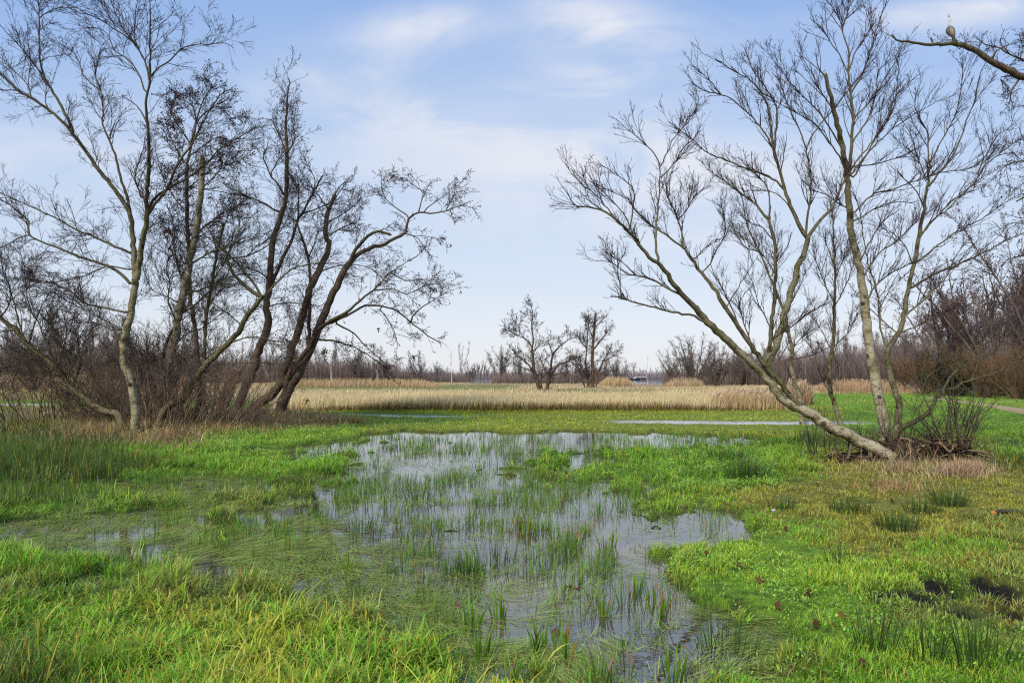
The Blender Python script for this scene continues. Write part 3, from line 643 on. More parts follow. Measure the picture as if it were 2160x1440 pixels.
    PB, RB = spawn(np.concatenate([PA]), RA, Bd, Lb, 5, ang=(22, 50), t0=.12, up=up * .8, wig=wig * 1.2, rcap=.007, rtip=twig, rg=rg)
    # tips of the traced branches also break up into twigs
    thin = RR < .02
    PB2, RB2 = spawn(PP, RR, A * 1.2, (Lb[0], Lb[1] * 1.1), 5, ang=(20, 50), t0=.3, up=up, wig=wig * 1.2, rmax=.022, rcap=.007, rtip=twig, rg=rg)
    PB = np.concatenate([PB, PB2]); RB = np.concatenate([RB, RB2])
    PC, RC_ = spawn(PB, RB, Cd, Lc, 4, ang=(20, 50), t0=.1, up=up * .6, wig=wig * 1.2, rcap=.0045, rtip=twig * .8, rg=rg)
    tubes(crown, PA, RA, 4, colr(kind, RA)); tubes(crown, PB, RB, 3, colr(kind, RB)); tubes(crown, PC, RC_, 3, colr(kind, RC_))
    if bud > 0:
        E = np.concatenate([PC[:, -1], PB[:, -1], PC[:, 2]]); E = E[rg.random(len(E)) < bud]
        dots(crown, E, budsize, COLS[kind]['bud'], rg)
    crown.build('crown', mat, t, origin=org)
    return t
# ---------------- left clump
traced_tree('birch_tree', 'tall grey birch at the left with knotty trunk forking into two leaning leaders', 'tree', 'grey', 17.0, [
 (18, 13, [(283, 921), (284, 895), (286, 867), (281, 821), (267, 780), (260, 738), (266, 700), (274, 665), (283, 624), (286, 589)]),
 (13, 9, [(286, 589), (283, 554), (280, 519), (278, 467)]),
 (9.5, 3.5, [(278, 467), (260, 424), (215, 368), (181, 319), (153, 281), (128, 253), (101, 231), (66, 207), (35, 189), (0, 156), (-50, 128)]),
 (6.5, 1.5, [(153, 281), (146, 257), (128, 222), (111, 194), (94, 163), (85, 128), (83, 83), (83, 42), (79, 0), (73, -50)]),
 (3.5, 1, [(94, 163), (66, 128), (38, 94), (14, 69), (-10, 40)]), (2.5, 1, [(85, 35), (104, 23), (132, 16), (153, 21)]),
 (3, 1, [(66, 207), (60, 180), (40, 160), (20, 140), (0, 130)]), (3, 1, [(101, 231), (95, 205), (105, 190)]),
 (7, 1.5, [(278, 462), (267, 410), (253, 368), (243, 326), (236, 309), (222, 278), (216, 257), (218, 222), (212, 188), (201, 160), (198, 128), (185, 110)]),
 (3, 1, [(208, 188), (177, 161), (170, 139), (153, 108), (122, 89), (104, 82)]),
 (13, 7, [(288, 589), (295, 544), (302, 502), (309, 467), (309, 417), (314, 347)]),
 (7, 1.2, [(314, 347), (314, 295), (309, 243), (309, 208), (316, 167), (316, 122), (317, 69), (317, 21), (316, 0), (315, -40)]),
 (3.5, 1, [(314, 167), (342, 139), (365, 122), (385, 101), (410, 94), (444, 94), (472, 91), (493, 101)]),
 (4, 1, [(314, 170), (302, 122), (281, 90), (259, 59), (236, 10), (225, -30)]), (3, 1, [(280, 87), (222, 49), (194, 33), (167, 26), (146, 16)]),
 (3.5, 1, [(306, 194), (292, 156), (271, 128), (243, 108), (229, 76), (208, 60), (170, 60)]), (3, 1, [(316, 150), (300, 120), (285, 80), (285, 40), (290, 0)]),
 (4, 1.2, [(313, 264), (300, 240), (290, 225), (270, 210), (255, 200)]),
 (6, 2, [(309, 458), (330, 425), (351, 399), (375, 347), (406, 302), (430, 255), (458, 208), (480, 190)]),
 (6, 1.5, [(309, 450), (322, 425), (340, 406), (396, 375), (437, 344), (462, 316), (500, 292), (540, 271)]),
 (4.5, 1.2, [(300, 420), (285, 380), (290, 350), (300, 320), (305, 290)]),
 (7, 2, [(278, 599), (243, 568), (208, 554), (167, 540), (104, 516), (62, 495), (62, 467), (42, 450), (10, 425), (-30, 410)]),
 (3, 1, [(62, 495), (35, 505), (0, 523), (-40, 530)]),
 (4, 1, [(274, 568), (226, 562), (174, 582), (104, 596), (52, 590)]),
 (6, 1.5, [(274, 533), (226, 512), (181, 492), (149, 478), (118, 460), (87, 446), (30, 420), (-10, 400)]),
 (5, 1.2, [(264, 658), (215, 648), (174, 637), (152, 615), (115, 600), (69, 590), (21, 585)]),
 (3, 1, [(172, 637), (170, 610), (190, 590), (200, 570)]),
 (4, 1, [(262, 720), (225, 690), (180, 678), (130, 672)]), (3.5, 1, [(265, 700), (210, 670), (150, 640), (110, 615)])],
 seed=11, bud=.25, rmaxA=.14, A=6.2, Bd=9, Cd=9, La=(.5, 1.5), up=.12, twig=.0032)
traced_tree('birch_tree', 'white barked birch at the left whose top is snapped off bare', 'tree', 'birch', 19.2, [
 (20, 10, [(332, 898), (340, 832), (354, 773), (365, 728), (375, 676), (385, 624), (396, 582), (403, 540), (413, 492), (420, 450), (423, 417), (427, 375), (426, 335)]),
 (7, 3, [(372, 680), (352, 720), (343, 752), (316, 759), (300, 770)]), (6, 3, [(319, 890), (319, 850), (319, 815), (314, 765)]),
 (5, 1.5, [(385, 624), (430, 608), (470, 600), (520, 596)]), (4.5, 1.5, [(396, 560), (430, 540), (470, 520), (505, 512), (545, 500)]),
 (4.5, 1.5, [(375, 676), (355, 640), (358, 600), (352, 560), (372, 520)]), (5, 1.5, [(395, 655), (425, 632), (455, 600), (500, 580), (540, 575)]),
 (4, 1, [(413, 500), (440, 470), (480, 455), (520, 460)]), (4, 1, [(424, 400), (450, 375), (470, 350), (465, 330)]), (3.5, 1, [(425, 395), (445, 400), (460, 390)]),
 (4, 1, [(365, 730), (400, 700), (430, 690), (480, 650)]), (5, 1.5, [(388, 612), (375, 560), (368, 520), (365, 470), (350, 430)]), (3.5, 1, [(380, 640), (345, 622), (320, 610), (300, 560)])],
 seed=12, bud=.25, rmaxA=.14, A=8.8, Bd=9, Cd=9, La=(.5, 1.5), up=.15)
traced_tree('alder_tree', 'slender alder behind the snapped birch with dense dark cones in its top', 'tree', 'alder', 21.5, [
 (11, 7, [(418, 875), (420, 800), (413, 714), (406, 658), (399, 589), (398, 519), (396, 500), (394, 430), (394, 347)]),
 (6, 1.5, [(394, 347), (403, 305), (413, 260), (406, 226), (385, 208), (370, 195)]), (4, 1.5, [(403, 305), (380, 270), (360, 235), (372, 205), (406, 198)]),
 (4, 1, [(413, 262), (430, 240), (460, 225), (490, 250)]), (3.5, 1, [(413, 255), (435, 200), (450, 180), (430, 165)]), (4, 1, [(394, 350), (375, 320), (355, 280), (350, 250)]),
 (3.5, 1, [(395, 400), (430, 370), (460, 350), (490, 345), (510, 300)]), (3.5, 1, [(396, 450), (370, 420), (350, 380), (345, 350)]),
 (3.5, 1, [(398, 520), (430, 480), (470, 450), (500, 440)]), (3.5, 1, [(398, 530), (370, 500), (345, 480), (330, 440)]), (3, 1, [(402, 330), (440, 300), (470, 290), (500, 320)])],
 seed=13, bud=.9, budsize=.026, rmaxA=.14, A=9.5, Bd=10, Cd=9, La=(.4, 1.2), up=.02, wig=.2, twig=.0045)
traced_tree('birch_tree', 'thin bare birch stem standing behind the left clump', 'tree', 'grey', 23.0, [
 (9, 5, [(428, 868), (430, 800), (432, 721), (434, 676), (448, 595), (458, 533), (472, 471)]),
 (3, 1, [(450, 590), (480, 540), (490, 500)]), (3, 1, [(458, 533), (445, 490), (430, 470)]), (3, 1, [(440, 640), (470, 610), (500, 600)]), (3, 1, [(470, 480), (490, 440), (510, 430)])],
 seed=14, bud=.2, rmaxA=.14, A=8.1, Bd=9, Cd=8, La=(.4, 1.2))
traced_tree('willow_tree', 'low willow stem sprawling far out to the left from the clump', 'tree', 'willow', 17.4, [
 (16, 7, [(258, 912), (250, 876), (215, 865), (181, 842), (149, 815), (118, 776), (87, 749), (56, 724), (31, 696), (0, 669), (-50, 640)]),
 (4.5, 1.2, [(56, 724), (42, 686), (31, 644), (21, 606), (10, 582), (0, 540)]), (4, 1.2, [(60, 727), (75, 680), (90, 640), (110, 610)]),
 (4, 1, [(118, 776), (90, 700), (60, 640), (50, 560), (40, 520)]), (4, 1, [(149, 815), (120, 790), (60, 785), (0, 790)]), (4, 1, [(87, 749), (50, 760), (0, 775), (-40, 770)]),
 (4, 1, [(181, 842), (150, 780), (130, 720), (110, 690), (75, 650)]), (4, 1, [(120, 780), (135, 730), (140, 690), (125, 640)]), (3.5, 1, [(0, 669), (20, 640), (20, 600), (0, 560)]),
 (3.5, 1, [(150, 815), (170, 770), (165, 720), (190, 670), (180, 630)]), (3.5, 1, [(31, 696), (-10, 700), (-50, 690)])],
 seed=15, bud=.15, rmaxA=.14, A=8.8, Bd=9, Cd=9, La=(.5, 1.6), up=.05)
traced_tree('willow_tree', 'mossy willow curving up to the right out of the left clump', 'tree', 'willow', 18.2, [
 (17, 9, [(336, 900), (344, 870), (358, 853), (392, 835), (417, 790), (448, 756), (486, 721), (510, 686), (531, 653), (556, 625)]),
 (9, 4, [(550, 625), (528, 612), (506, 594), (488, 570), (478, 540), (462, 515), (451, 500)]), (6, 3, [(553, 628), (530, 590), (505, 560), (480, 535)]),
 (5, 1, [(556, 625), (590, 590), (619, 566), (681, 555), (740, 560)]), (4, 1, [(480, 545), (520, 540), (560, 520), (590, 490), (620, 430)]),
 (3.5, 1, [(448, 756), (430, 700), (440, 650), (470, 600)]), (3.5, 1, [(486, 721), (540, 710), (590, 720), (640, 715)]), (3.5, 1, [(510, 686), (480, 660), (450, 640), (420, 600)]),
 (4, 1, [(417, 790), (460, 770), (530, 765), (600, 766)]), (3.5, 1, [(478, 540), (500, 500), (505, 460), (495, 420)]), (3.5, 1, [(462, 515), (435, 500), (410, 470)])],
 seed=16, bud=.2, rmaxA=.14, A=8.1, Bd=9, Cd=8, La=(.5, 1.6), up=.08)
# scrubby bush tangle inside the clump
def shoots(name, label, cat, kind, cx, cy, rx, ry, n, L, seed, tilt=.5, r0=.012, A=2.5, Bd=3.0, La=(.3, .9), up=.1, group=None, parts=False):
    rg = np.random.default_rng(seed)
    a = rg.random(n) * 6.283; q = np.sqrt(rg.random(n)); x = cx + rx * q * np.cos(a); y = cy + ry * q * np.sin(a); z = TH(x, y) - .05
    o = np.stack([x, y, z], axis=1); D = unit(np.stack([(x - cx) / rx * tilt + rg.normal(size=n) * .25, (y - cy) / ry * tilt * .6 + rg.normal(size=n) * .25, np.ones(n)], axis=1))
    k = 9; l = rg.uniform(L[0], L[1], n)[:, None] / (k - 1); P = [o]
    for j in range(1, k): D = unit(D + rg.normal(size=(n, 3)) * .09); P.append(P[-1] + D * l)
    P = np.stack(P, axis=1); tt = np.linspace(0, 1, k)[None]; R = r0 * rg.uniform(.5, 1.4, (n, 1)) * (1 - tt) + .003
    org = (cx, cy, float(TH(cx, cy))); t = thing(name, org, label, cat, group)
    st = MB(); tubes(st, P, R, 6, colr(kind, R), .1); st.build('stems', COLS[kind]['mat'], t, smooth=True, origin=org)
    cr = MB(); PA, RA = spawn(P, R, A, La, 5, t0=.2, up=up, rcap=.006, rtip=.003, rg=rg); PB, RB = spawn(PA, RA, Bd, (.12, .4), 4, up=up, rcap=.004, rtip=.0026, rg=rg)
    tubes(cr, PA, RA, 3, colr(kind, RA)); tubes(cr, PB, RB, 3, colr(kind, RB)); cr.build('twigs', COLS[kind]['mat'], t, origin=org)
    return t
COLS['scrub'] = dict(trunk=s2l((170, 146, 118)), mid=s2l((160, 134, 108)), twig=s2l((152, 126, 104)), bud=s2l((60, 46, 46)), mat=M_alder)
shoots('scrub_bush', 'dense brown twiggy scrub around the feet of the left birches', 'bush', 'scrub', -9.6, 18.8, 2.6, .9, 260, (.9, 2.6), 21, tilt=.7, A=4, Bd=5)
shoots('scrub_bush', 'twiggy brown scrub between the mossy willow and the dark stump', 'bush', 'scrub', -11.3, 21.6, 1.6, .9, 130, (.8, 2.4), 22, tilt=.6, A=4, Bd=5)
shoots('scrub_bush', 'loose low scrub spreading left below the sprawling willow stem', 'bush', 'scrub', -12.6, 18.9, 2.2, .8, 110, (.9, 2.8), 23, tilt=.9, A=4, Bd=5)
# ---------------- the alders in the left clump
AY = 24.3
traced_tree('alder_tree', 'alder with bent dark foot and one tall bare spire above the left clump', 'tree', 'alder', AY, [
 (20, 12, [(488, 880), (509, 837), (534, 781), (544, 744), (562, 700), (567, 672), (559, 650), (566, 622), (570, 578), (572, 537), (574, 515)]),
 (12, 7, [(574, 515), (584, 480), (598, 438), (605, 393), (605, 324)]), (7, 2.4, [(605, 324), (603, 271), (605, 237), (608, 195), (611, 174), (607, 163)]),
 (4, 1.5, [(604, 324), (594, 296), (584, 278), (574, 254), (560, 251)]), (4, 1.5, [(606, 320), (622, 296), (620, 271), (618, 262)]),
 (5, 2, [(600, 414), (584, 386), (570, 369), (560, 344), (554, 330), (563, 313)]), (3, 1, [(570, 369), (580, 350), (591, 330), (600, 320)]),
 (5, 1, [(591, 449), (567, 435), (546, 424), (518, 414), (469, 405), (421, 400)]),
 (8, 3, [(572, 602), (590, 560), (600, 535), (615, 508), (626, 469), (636, 452), (657, 414), (680, 370)]),
 (4, 1, [(626, 469), (610, 455), (605, 440)]), (4, 1, [(627, 466), (630, 421), (629, 386), (626, 358)]), (3.5, 1, [(657, 414), (665, 380), (650, 350), (640, 330)]),
 (3.5, 1, [(560, 650), (590, 640), (640, 640), (690, 650)]), (3.5, 1, [(567, 590), (540, 570), (500, 560)]), (3.5, 1, [(636, 452), (690, 430), (720, 400), (735, 375)])],
 seed=31, bud=.5, budsize=.022, rmaxA=.14, A=6.2, Bd=8, Cd=9, La=(.5, 1.8), up=.05, wig=.16, twig=.0042)
traced_tree('alder_tree', 'alder stem lying low then rising to a snapped reddish top', 'tree', 'alder', AY + .2, [
 (21, 13, [(522, 890), (536, 862), (550, 847), (575, 831), (594, 806), (603, 775), (619, 725), (634, 684), (647, 637), (656, 603)]),
 (15, 7, [(656, 603), (669, 578), (684, 547), (694, 519), (688, 500), (688, 462), (695, 435), (707, 412)]),
 (9, 4, [(645, 760), (651, 690), (654, 645), (655, 598), (650, 542), (636, 500), (627, 473), (618, 460)]), (4, 1, [(650, 545), (665, 510), (672, 480)]),
 (4, 1.2, [(694, 440), (680, 425), (660, 395), (640, 370)]), (3.5, 1, [(705, 415), (715, 395), (730, 385), (745, 380)]), (3.5, 1, [(689, 470), (725, 450), (750, 430), (760, 420)]),
 (3.5, 1, [(689, 500), (720, 480), (750, 470), (765, 450)]), (3.5, 1, [(670, 575), (715, 560), (760, 560), (800, 575)])],
 seed=32, bud=.5, budsize=.022, rmaxA=.14, A=7.4, Bd=8, Cd=9, La=(.6, 1.9), up=.1, wig=.14, twig=.0042)
traced_tree('alder_tree', 'leaning alder whose long upper limb reaches right over the reeds', 'tree', 'alder', AY + .1, [
 (24, 13, [(582, 885), (606, 831), (625, 794), (647, 750), (663, 712), (678, 675), (697, 631), (713, 597), (731, 562)]),
 (11, 6, [(731, 562), (759, 534), (794, 519), (810, 516), (838, 500), (855, 492)]), (6, 5, [(855, 492), (862, 462)]),
 (9, 5, [(731, 559), (753, 525), (751, 532), (768, 508), (792, 489), (824, 494)][:2] + [(768, 506), (792, 489), (824, 494)]),
 (5, 1, [(862, 462), (879, 449), (910, 450), (938, 447), (962, 436), (980, 434), (1003, 440)]),
 (3.5, 1, [(862, 456), (830, 435), (813, 417), (806, 393), (824, 377)]), (3.5, 1, [(886, 438), (890, 421), (900, 400), (907, 386)]), (3, 1, [(895, 405), (880, 395), (865, 388)]),
 (3, 1, [(855, 492), (883, 504), (896, 525), (910, 539)]), (3, 1, [(940, 447), (950, 425), (965, 405), (978, 402)]), (3, 1, [(900, 440), (925, 420), (940, 410)]),
 (13, 7, [(603, 850), (603, 812), (616, 775), (650, 737), (669, 700), (691, 681), (731, 659)]),
 (6, 1.2, [(731, 659), (759, 634), (791, 609), (822, 575), (862, 550)]), (6, 2, [(688, 684), (712, 675), (744, 659), (775, 644), (831, 653), (869, 681), (900, 706), (931, 725)]),
 (4, 1, [(866, 674), (888, 650), (912, 634), (941, 616)]), (3, 1, [(800, 648), (822, 680), (835, 710), (838, 735)]),
 (5, 1, [(672, 716), (700, 718), (728, 725), (759, 738), (791, 759), (816, 781), (838, 809)]), (4.5, 1, [(705, 680), (744, 700), (766, 725), (794, 750), (822, 772)]),
 (3, 1, [(860, 550), (880, 540), (900, 520)]), (3, 1, [(825, 575), (850, 590), (880, 590), (920, 590)]), (3, 1, [(790, 612), (830, 610), (860, 620), (900, 600), (940, 600)])],
 seed=33, bud=.85, budsize=.024, rmaxA=.14, A=5.4, Bd=7.0, Cd=9, La=(.4, 1.5), up=-.02, wig=.17, twig=.0042)
# stump
def stump():
    Y = 25.2; Q = resample([P3(455, 885, Y), P3(466, 862, Y), P3(476, 838, Y), P3(491, 800, Y), P3(501, 779, Y)], 14)
    R = np.interp(np.linspace(0, 1, 14), [0, .2, .8, 1], [.27, .2, .2, .17]); o = tuple(float(q) for q in Q[0]); t = thing('tree_stump', o, 'short reddish brown leaning stump with a sawn top', 'stump')
    mb = MB(); tubes(mb, Q[None], R[None], 16, s2l((112, 78, 58)), .3, 3); mb.build('trunk', M_alder, t, smooth=True, origin=o)
    mb = MB(); d = unit(Q[-1] - Q[-2]); tubes(mb, np.array([[Q[-1] - d * .01, Q[-1] + d * .01, Q[-1] + d * .02]]), np.array([[.165, .16, .001]]), 16, s2l((164, 128, 88))); mb.build('cut_end', M_attr, t, origin=o)
stump()
# small brown leaf clusters hanging on the alders
def leafclump(label, u, v, Y, s, n, seed):
    rg = np.random.default_rng(seed); c = P3(u, v, Y); p = c + rg.normal(size=(n, 3)) * s * .45
    mb = MB(); cc = jit(np.broadcast_to(s2l((116, 80, 48)), (n, 3)), rg, .3)
    blades(mb, p, np.full(n, .09), np.full(n, .07), rg.uniform(0, 6.3, n), rg.uniform(.5, 2.6, n), rg.uniform(-.5, .8, n), cc, cc, 3, rg)
    tubes(mb, np.stack([np.broadcast_to(c, (n, 3)), (p + c) / 2 + .01, p], axis=1), np.full((n, 3), .003), 3, s2l((80, 64, 52)))
    o = mb.build('leaf_cluster', M_dry, origin=c); tag(o, label, 'leaves')
leafclump('clump of withered brown leaves caught beside the alder trunks', 684, 742, 24.0, .22, 34, 1)
leafclump('small withered leaf bunch on the low twig right of the alder foot', 648, 846, 23.6, .13, 14, 2)
leafclump('scatter of withered brown leaves between the two left alder stems', 598, 715, 24.2, .4, 50, 3)
leafclump('single bunch of leaves hanging free in the sky right of the alders', 798, 694, 23.4, .06, 7, 4)
# ---------------- right clump
RY = 12.0
traced_tree('leaning_birch', 'stout pale birch leaning far left from a mound of roots', 'tree', 'birch', RY, [
 (30, 18, [(1925, 985), (1880, 966), (1834, 940), (1777, 912), (1733, 890), (1704, 870), (1668, 852), (1647, 836), (1632, 814), (1614, 792)], .25),
 (15, 5, [(1872, 962), (1895, 972), (1915, 994)], -.12), (13, 4, [(1866, 962), (1880, 982), (1886, 1004)], -.15), (11, 4, [(1838, 950), (1838, 972), (1828, 994)], -.12), (10, 3, [(1798, 928), (1794, 955), (1782, 980)], -.06),
 (18, 13, [(1614, 792), (1582, 767), (1560, 742), (1530, 715), (1500, 687), (1468, 650)]), (12.5, 5, [(1468, 650), (1430, 612), (1395, 563), (1367, 539), (1333, 497), (1298, 462)]),
 (5, 1.2, [(1298, 462), (1274, 445), (1246, 438), (1218, 435), (1201, 417), (1187, 393)]), (4, 1, [(1329, 487), (1334, 445), (1338, 407), (1333, 393), (1312, 376), (1284, 358), (1262, 345)]),
 (6, 2, [(1388, 555), (1383, 497), (1387, 445), (1392, 393), (1393, 351)]), (3, 1, [(1393, 351), (1409, 317), (1423, 289), (1458, 251), (1475, 219)]),
 (3, 1, [(1392, 344), (1374, 317), (1347, 292), (1319, 268), (1291, 244)]), (3, 1, [(1393, 375), (1423, 344), (1437, 320), (1458, 296), (1475, 280)]),
 (3, 1, [(1298, 460), (1260, 414), (1232, 393), (1211, 372), (1190, 344)]), (3, 1, [(1329, 487), (1319, 455), (1291, 424), (1262, 395), (1240, 380)]),
 (5.5, 3, [(1440, 623), (1433, 620), (1395, 601), (1361, 584), (1326, 579)]), (3, 1, [(1326, 579), (1315, 573), (1301, 560), (1280, 550), (1258, 549)]), (2.5, 1, [(1340, 580), (1320, 560), (1300, 545), (1275, 530)]),
 (6, 2.5, [(1497, 690), (1470, 668), (1430, 660), (1388, 650), (1347, 640), (1319, 629), (1288, 624)]), (2.5, 1, [(1312, 627), (1310, 615), (1308, 594), (1301, 567), (1310, 548)]),
 (13, 9, [(1702, 868), (1665, 836), (1647, 807), (1625, 782), (1607, 760), (1589, 735), (1560, 691), (1531, 650)]), (10, 5, [(1531, 650), (1513, 619), (1493, 591), (1468, 560), (1444, 525)]),
 (5, 1.2, [(1444, 525), (1409, 497), (1374, 476), (1347, 449), (1319, 417), (1298, 407), (1250, 386)]), (4.5, 1.2, [(1442, 525), (1439, 497), (1430, 462), (1420, 438), (1406, 414), (1406, 390), (1420, 360)]),
 (3.5, 1, [(1480, 575), (1495, 560), (1505, 540), (1527, 497), (1532, 470), (1515, 445)]), (3.5, 1, [(1462, 550), (1480, 530), (1500, 510), (1520, 505)]), (3, 1, [(1430, 462), (1450, 440), (1465, 415), (1490, 390)]),
 (5, 1.2, [(1607, 758), (1635, 710), (1660, 695), (1700, 665), (1742, 638), (1745, 610)]), (4, 1, [(1612, 770), (1660, 760), (1720, 745), (1728, 725), (1705, 715)]),
 (3.5, 1, [(1560, 691), (1540, 640), (1520, 600), (1500, 560), (1510, 520)]), (3.5, 1, [(1585, 730), (1560, 650), (1570, 620), (1590, 600)]), (3, 1, [(1530, 650), (1560, 600), (1585, 560), (1580, 530)]),
 (18, 11, [(1616, 794), (1621, 760), (1639, 724), (1654, 673), (1668, 623), (1683, 565), (1697, 532), (1704, 500)]), (10, 7, [(1702, 500), (1694, 487), (1670, 442), (1656, 400)]),
 (7, 4, [(1656, 400), (1642, 348), (1631, 313), (1624, 254), (1621, 223)]), (3.5, 1, [(1621, 223), (1604, 192), (1579, 167), (1548, 150), (1510, 125)]),
 (5, 1.2, [(1633, 318), (1638, 254), (1635, 219), (1614, 185), (1590, 150), (1570, 100)]), (5, 1.2, [(1654, 400), (1628, 376), (1597, 365), (1555, 348), (1520, 334), (1486, 317), (1458, 292), (1437, 278), (1410, 255)]),
 (4, 1.2, [(1629, 305), (1621, 296), (1604, 268), (1572, 233), (1548, 212), (1520, 199), (1492, 195), (1465, 178), (1451, 157)]), (3, 1, [(1520, 199), (1500, 175), (1475, 150), (1455, 135)]),
 (8, 4, [(1704, 500), (1723, 472), (1755, 437), (1779, 385), (1793, 361)]), (4, 1.2, [(1793, 361), (1807, 340), (1834, 306), (1862, 271), (1883, 222), (1897, 194), (1935, 160)]),
 (6, 2, [(1698, 500), (1702, 465), (1711, 399), (1706, 347), (1701, 312)]), (3.5, 1, [(1701, 312), (1723, 271), (1751, 240), (1779, 205), (1814, 160), (1835, 120)]), (3.5, 1, [(1701, 316), (1689, 278), (1671, 243), (1654, 200), (1640, 160)]),
 (3, 1, [(1670, 440), (1640, 410), (1600, 400), (1570, 405)])],
 seed=41, bud=.25, budsize=.008, A=8.0, Bd=10, Cd=11, La=(.25, .8), Lb=(.15, .45), Lc=(.05, .16), up=.22, ang=(14, 34), twig=.0025, rmaxA=.03, dep=.3, wig=.10, lump=.06)
traced_tree('birch_tree', 'tall upright pale birch right of the leaning one with a dense twiggy top', 'tree', 'birch', 13.4, [
 (24, 15, [(1867, 945), (1862, 879), (1852, 832), (1842, 774), (1831, 702), (1825, 652), (1818, 590), (1809, 547)], .2), (16, 7, [(1809, 547), (1798, 500), (1791, 434), (1786, 365), (1777, 312), (1768, 267), (1758, 229), (1748, 187), (1741, 160)]),
 (8, 3, [(1791, 372), (1796, 312), (1800, 260), (1794, 194), (1789, 153), (1791, 115)]), (3, 1, [(1791, 115), (1782, 80), (1774, 52), (1761, 24), (1744, 0), (1738, -30)]),
 (2.5, 1, [(1777, 55), (1787, 31), (1789, 0), (1805, -30)]), (3, 1, [(1789, 155), (1772, 118), (1751, 90), (1734, 62), (1709, 38)]), (4, 1, [(1794, 200), (1824, 146), (1841, 90), (1855, 45), (1869, 7), (1875, -25)]),
 (4.5, 1.2, [(1799, 375), (1827, 326), (1855, 278), (1880, 236), (1890, 198), (1895, 153), (1893, 125)]), (4, 1, [(1795, 368), (1834, 319), (1880, 275), (1930, 240), (1987, 208)]),
 (4, 1, [(1799, 300), (1834, 243), (1848, 194), (1855, 149), (1883, 120)]), (4, 1, [(1788, 372), (1772, 333), (1744, 295), (1723, 264), (1675, 236), (1640, 215), (1600, 190)]),
 (4, 1, [(1778, 318), (1755, 278), (1727, 236), (1696, 205), (1661, 167), (1640, 140)]), (4, 1, [(1802, 448), (1841, 410), (1883, 399), (1946, 378), (1987, 365), (2057, 351), (2110, 320)]),
 (4, 1, [(1805, 465), (1845, 441), (1890, 425), (1930, 430)]), (4, 1, [(1798, 440), (1770, 430), (1740, 410), (1700, 400)]), (3.5, 1, [(1785, 350), (1830, 350), (1900, 330), (1960, 300)]),
 (3.5, 1, [(1760, 235), (1730, 190), (1710, 150), (1690, 120)]), (3.5, 1, [(1796, 250), (1830, 220), (1870, 160), (1900, 110)]), (3.5, 1, [(1791, 150), (1805, 110), (1830, 70), (1845, 30)]), (3.5, 1, [(1745, 170), (1725, 140), (1722, 110)]),
 (5, 1.5, [(1822, 640), (1850, 600), (1890, 570), (1930, 555)]), (4, 1, [(1818, 590), (1850, 540), (1900, 500), (1940, 460), (1970, 440)]), (4, 1, [(1812, 560), (1830, 520), (1860, 470), (1900, 440)])],
 seed=42, bud=.3, budsize=.009, A=8, Bd=10, Cd=11, La=(.3, 1.1), Lb=(.15, .45), Lc=(.05, .17), up=.30, ang=(15, 38), twig=.0026, rmaxA=.03, wig=.08)
traced_tree('birch_tree', 'slimmer birch with crooked foot and two slim leaders', 'tree', 'birch', 13.1, [
 (16, 10, [(1884, 950), (1889, 926), (1896, 890), (1894, 843), (1880, 800), (1874, 760), (1874, 735), (1885, 720)], .1), (10, 8, [(1885, 720), (1899, 688), (1910, 641), (1921, 590), (1928, 554), (1939, 500)]),
 (9, 4, [(1939, 500), (1949, 441), (1956, 389), (1961, 347)]), (4, 1.5, [(1961, 347), (1958, 310), (1956, 278), (1940, 250), (1930, 220), (1935, 190)]), (5, 1.5, [(1958, 395), (1973, 375), (2015, 319), (2043, 243), (2057, 208), (2067, 156), (2085, 125)]),
 (3.5, 1, [(1962, 345), (1987, 295), (2012, 250), (2025, 205), (2032, 146), (2031, 104)]), (4.5, 1.2, [(1942, 495), (2001, 431), (2050, 392), (2081, 347), (2126, 312), (2160, 288), (2200, 270)]), (3.5, 1, [(2060, 370), (2100, 290), (2130, 270), (2140, 240)]),
 (6, 2, [(1921, 608), (1975, 576), (2029, 554), (2094, 522), (2138, 500), (2190, 480)]), (5, 1.2, [(1905, 670), (1950, 630), (1993, 587), (2018, 536), (2050, 500)]), (4, 1, [(1940, 501), (1964, 469), (1999, 442), (2041, 400), (2090, 360)]),
 (4.5, 1, [(1936, 553), (1985, 511), (2034, 480), (2075, 459), (2131, 421), (2180, 400)]), (4, 1, [(1907, 700), (1960, 675), (2010, 650), (2060, 640)]), (5, 2, [(1874, 738), (1863, 715), (1858, 690), (1856, 644), (1845, 601), (1831, 554), (1820, 500)][::1]),
 (3, 1, [(1820, 500), (1821, 493), (1814, 451), (1803, 410), (1790, 385)]), (3.5, 1, [(1950, 440), (1930, 400), (1905, 375), (1880, 350)]), (3, 1, [(1957, 380), (1935, 330), (1925, 290), (1900, 250)]), (3, 1, [(1926, 560), (1910, 520), (1880, 490), (1850, 480)])],
 seed=43, bud=.35, budsize=.009, A=6.5, Bd=9, Cd=10, La=(.3, 1.1), Lb=(.15, .45), Lc=(.05, .18), up=.18, ang=(18, 40), twig=.0026, rmaxA=.03, wig=.09)
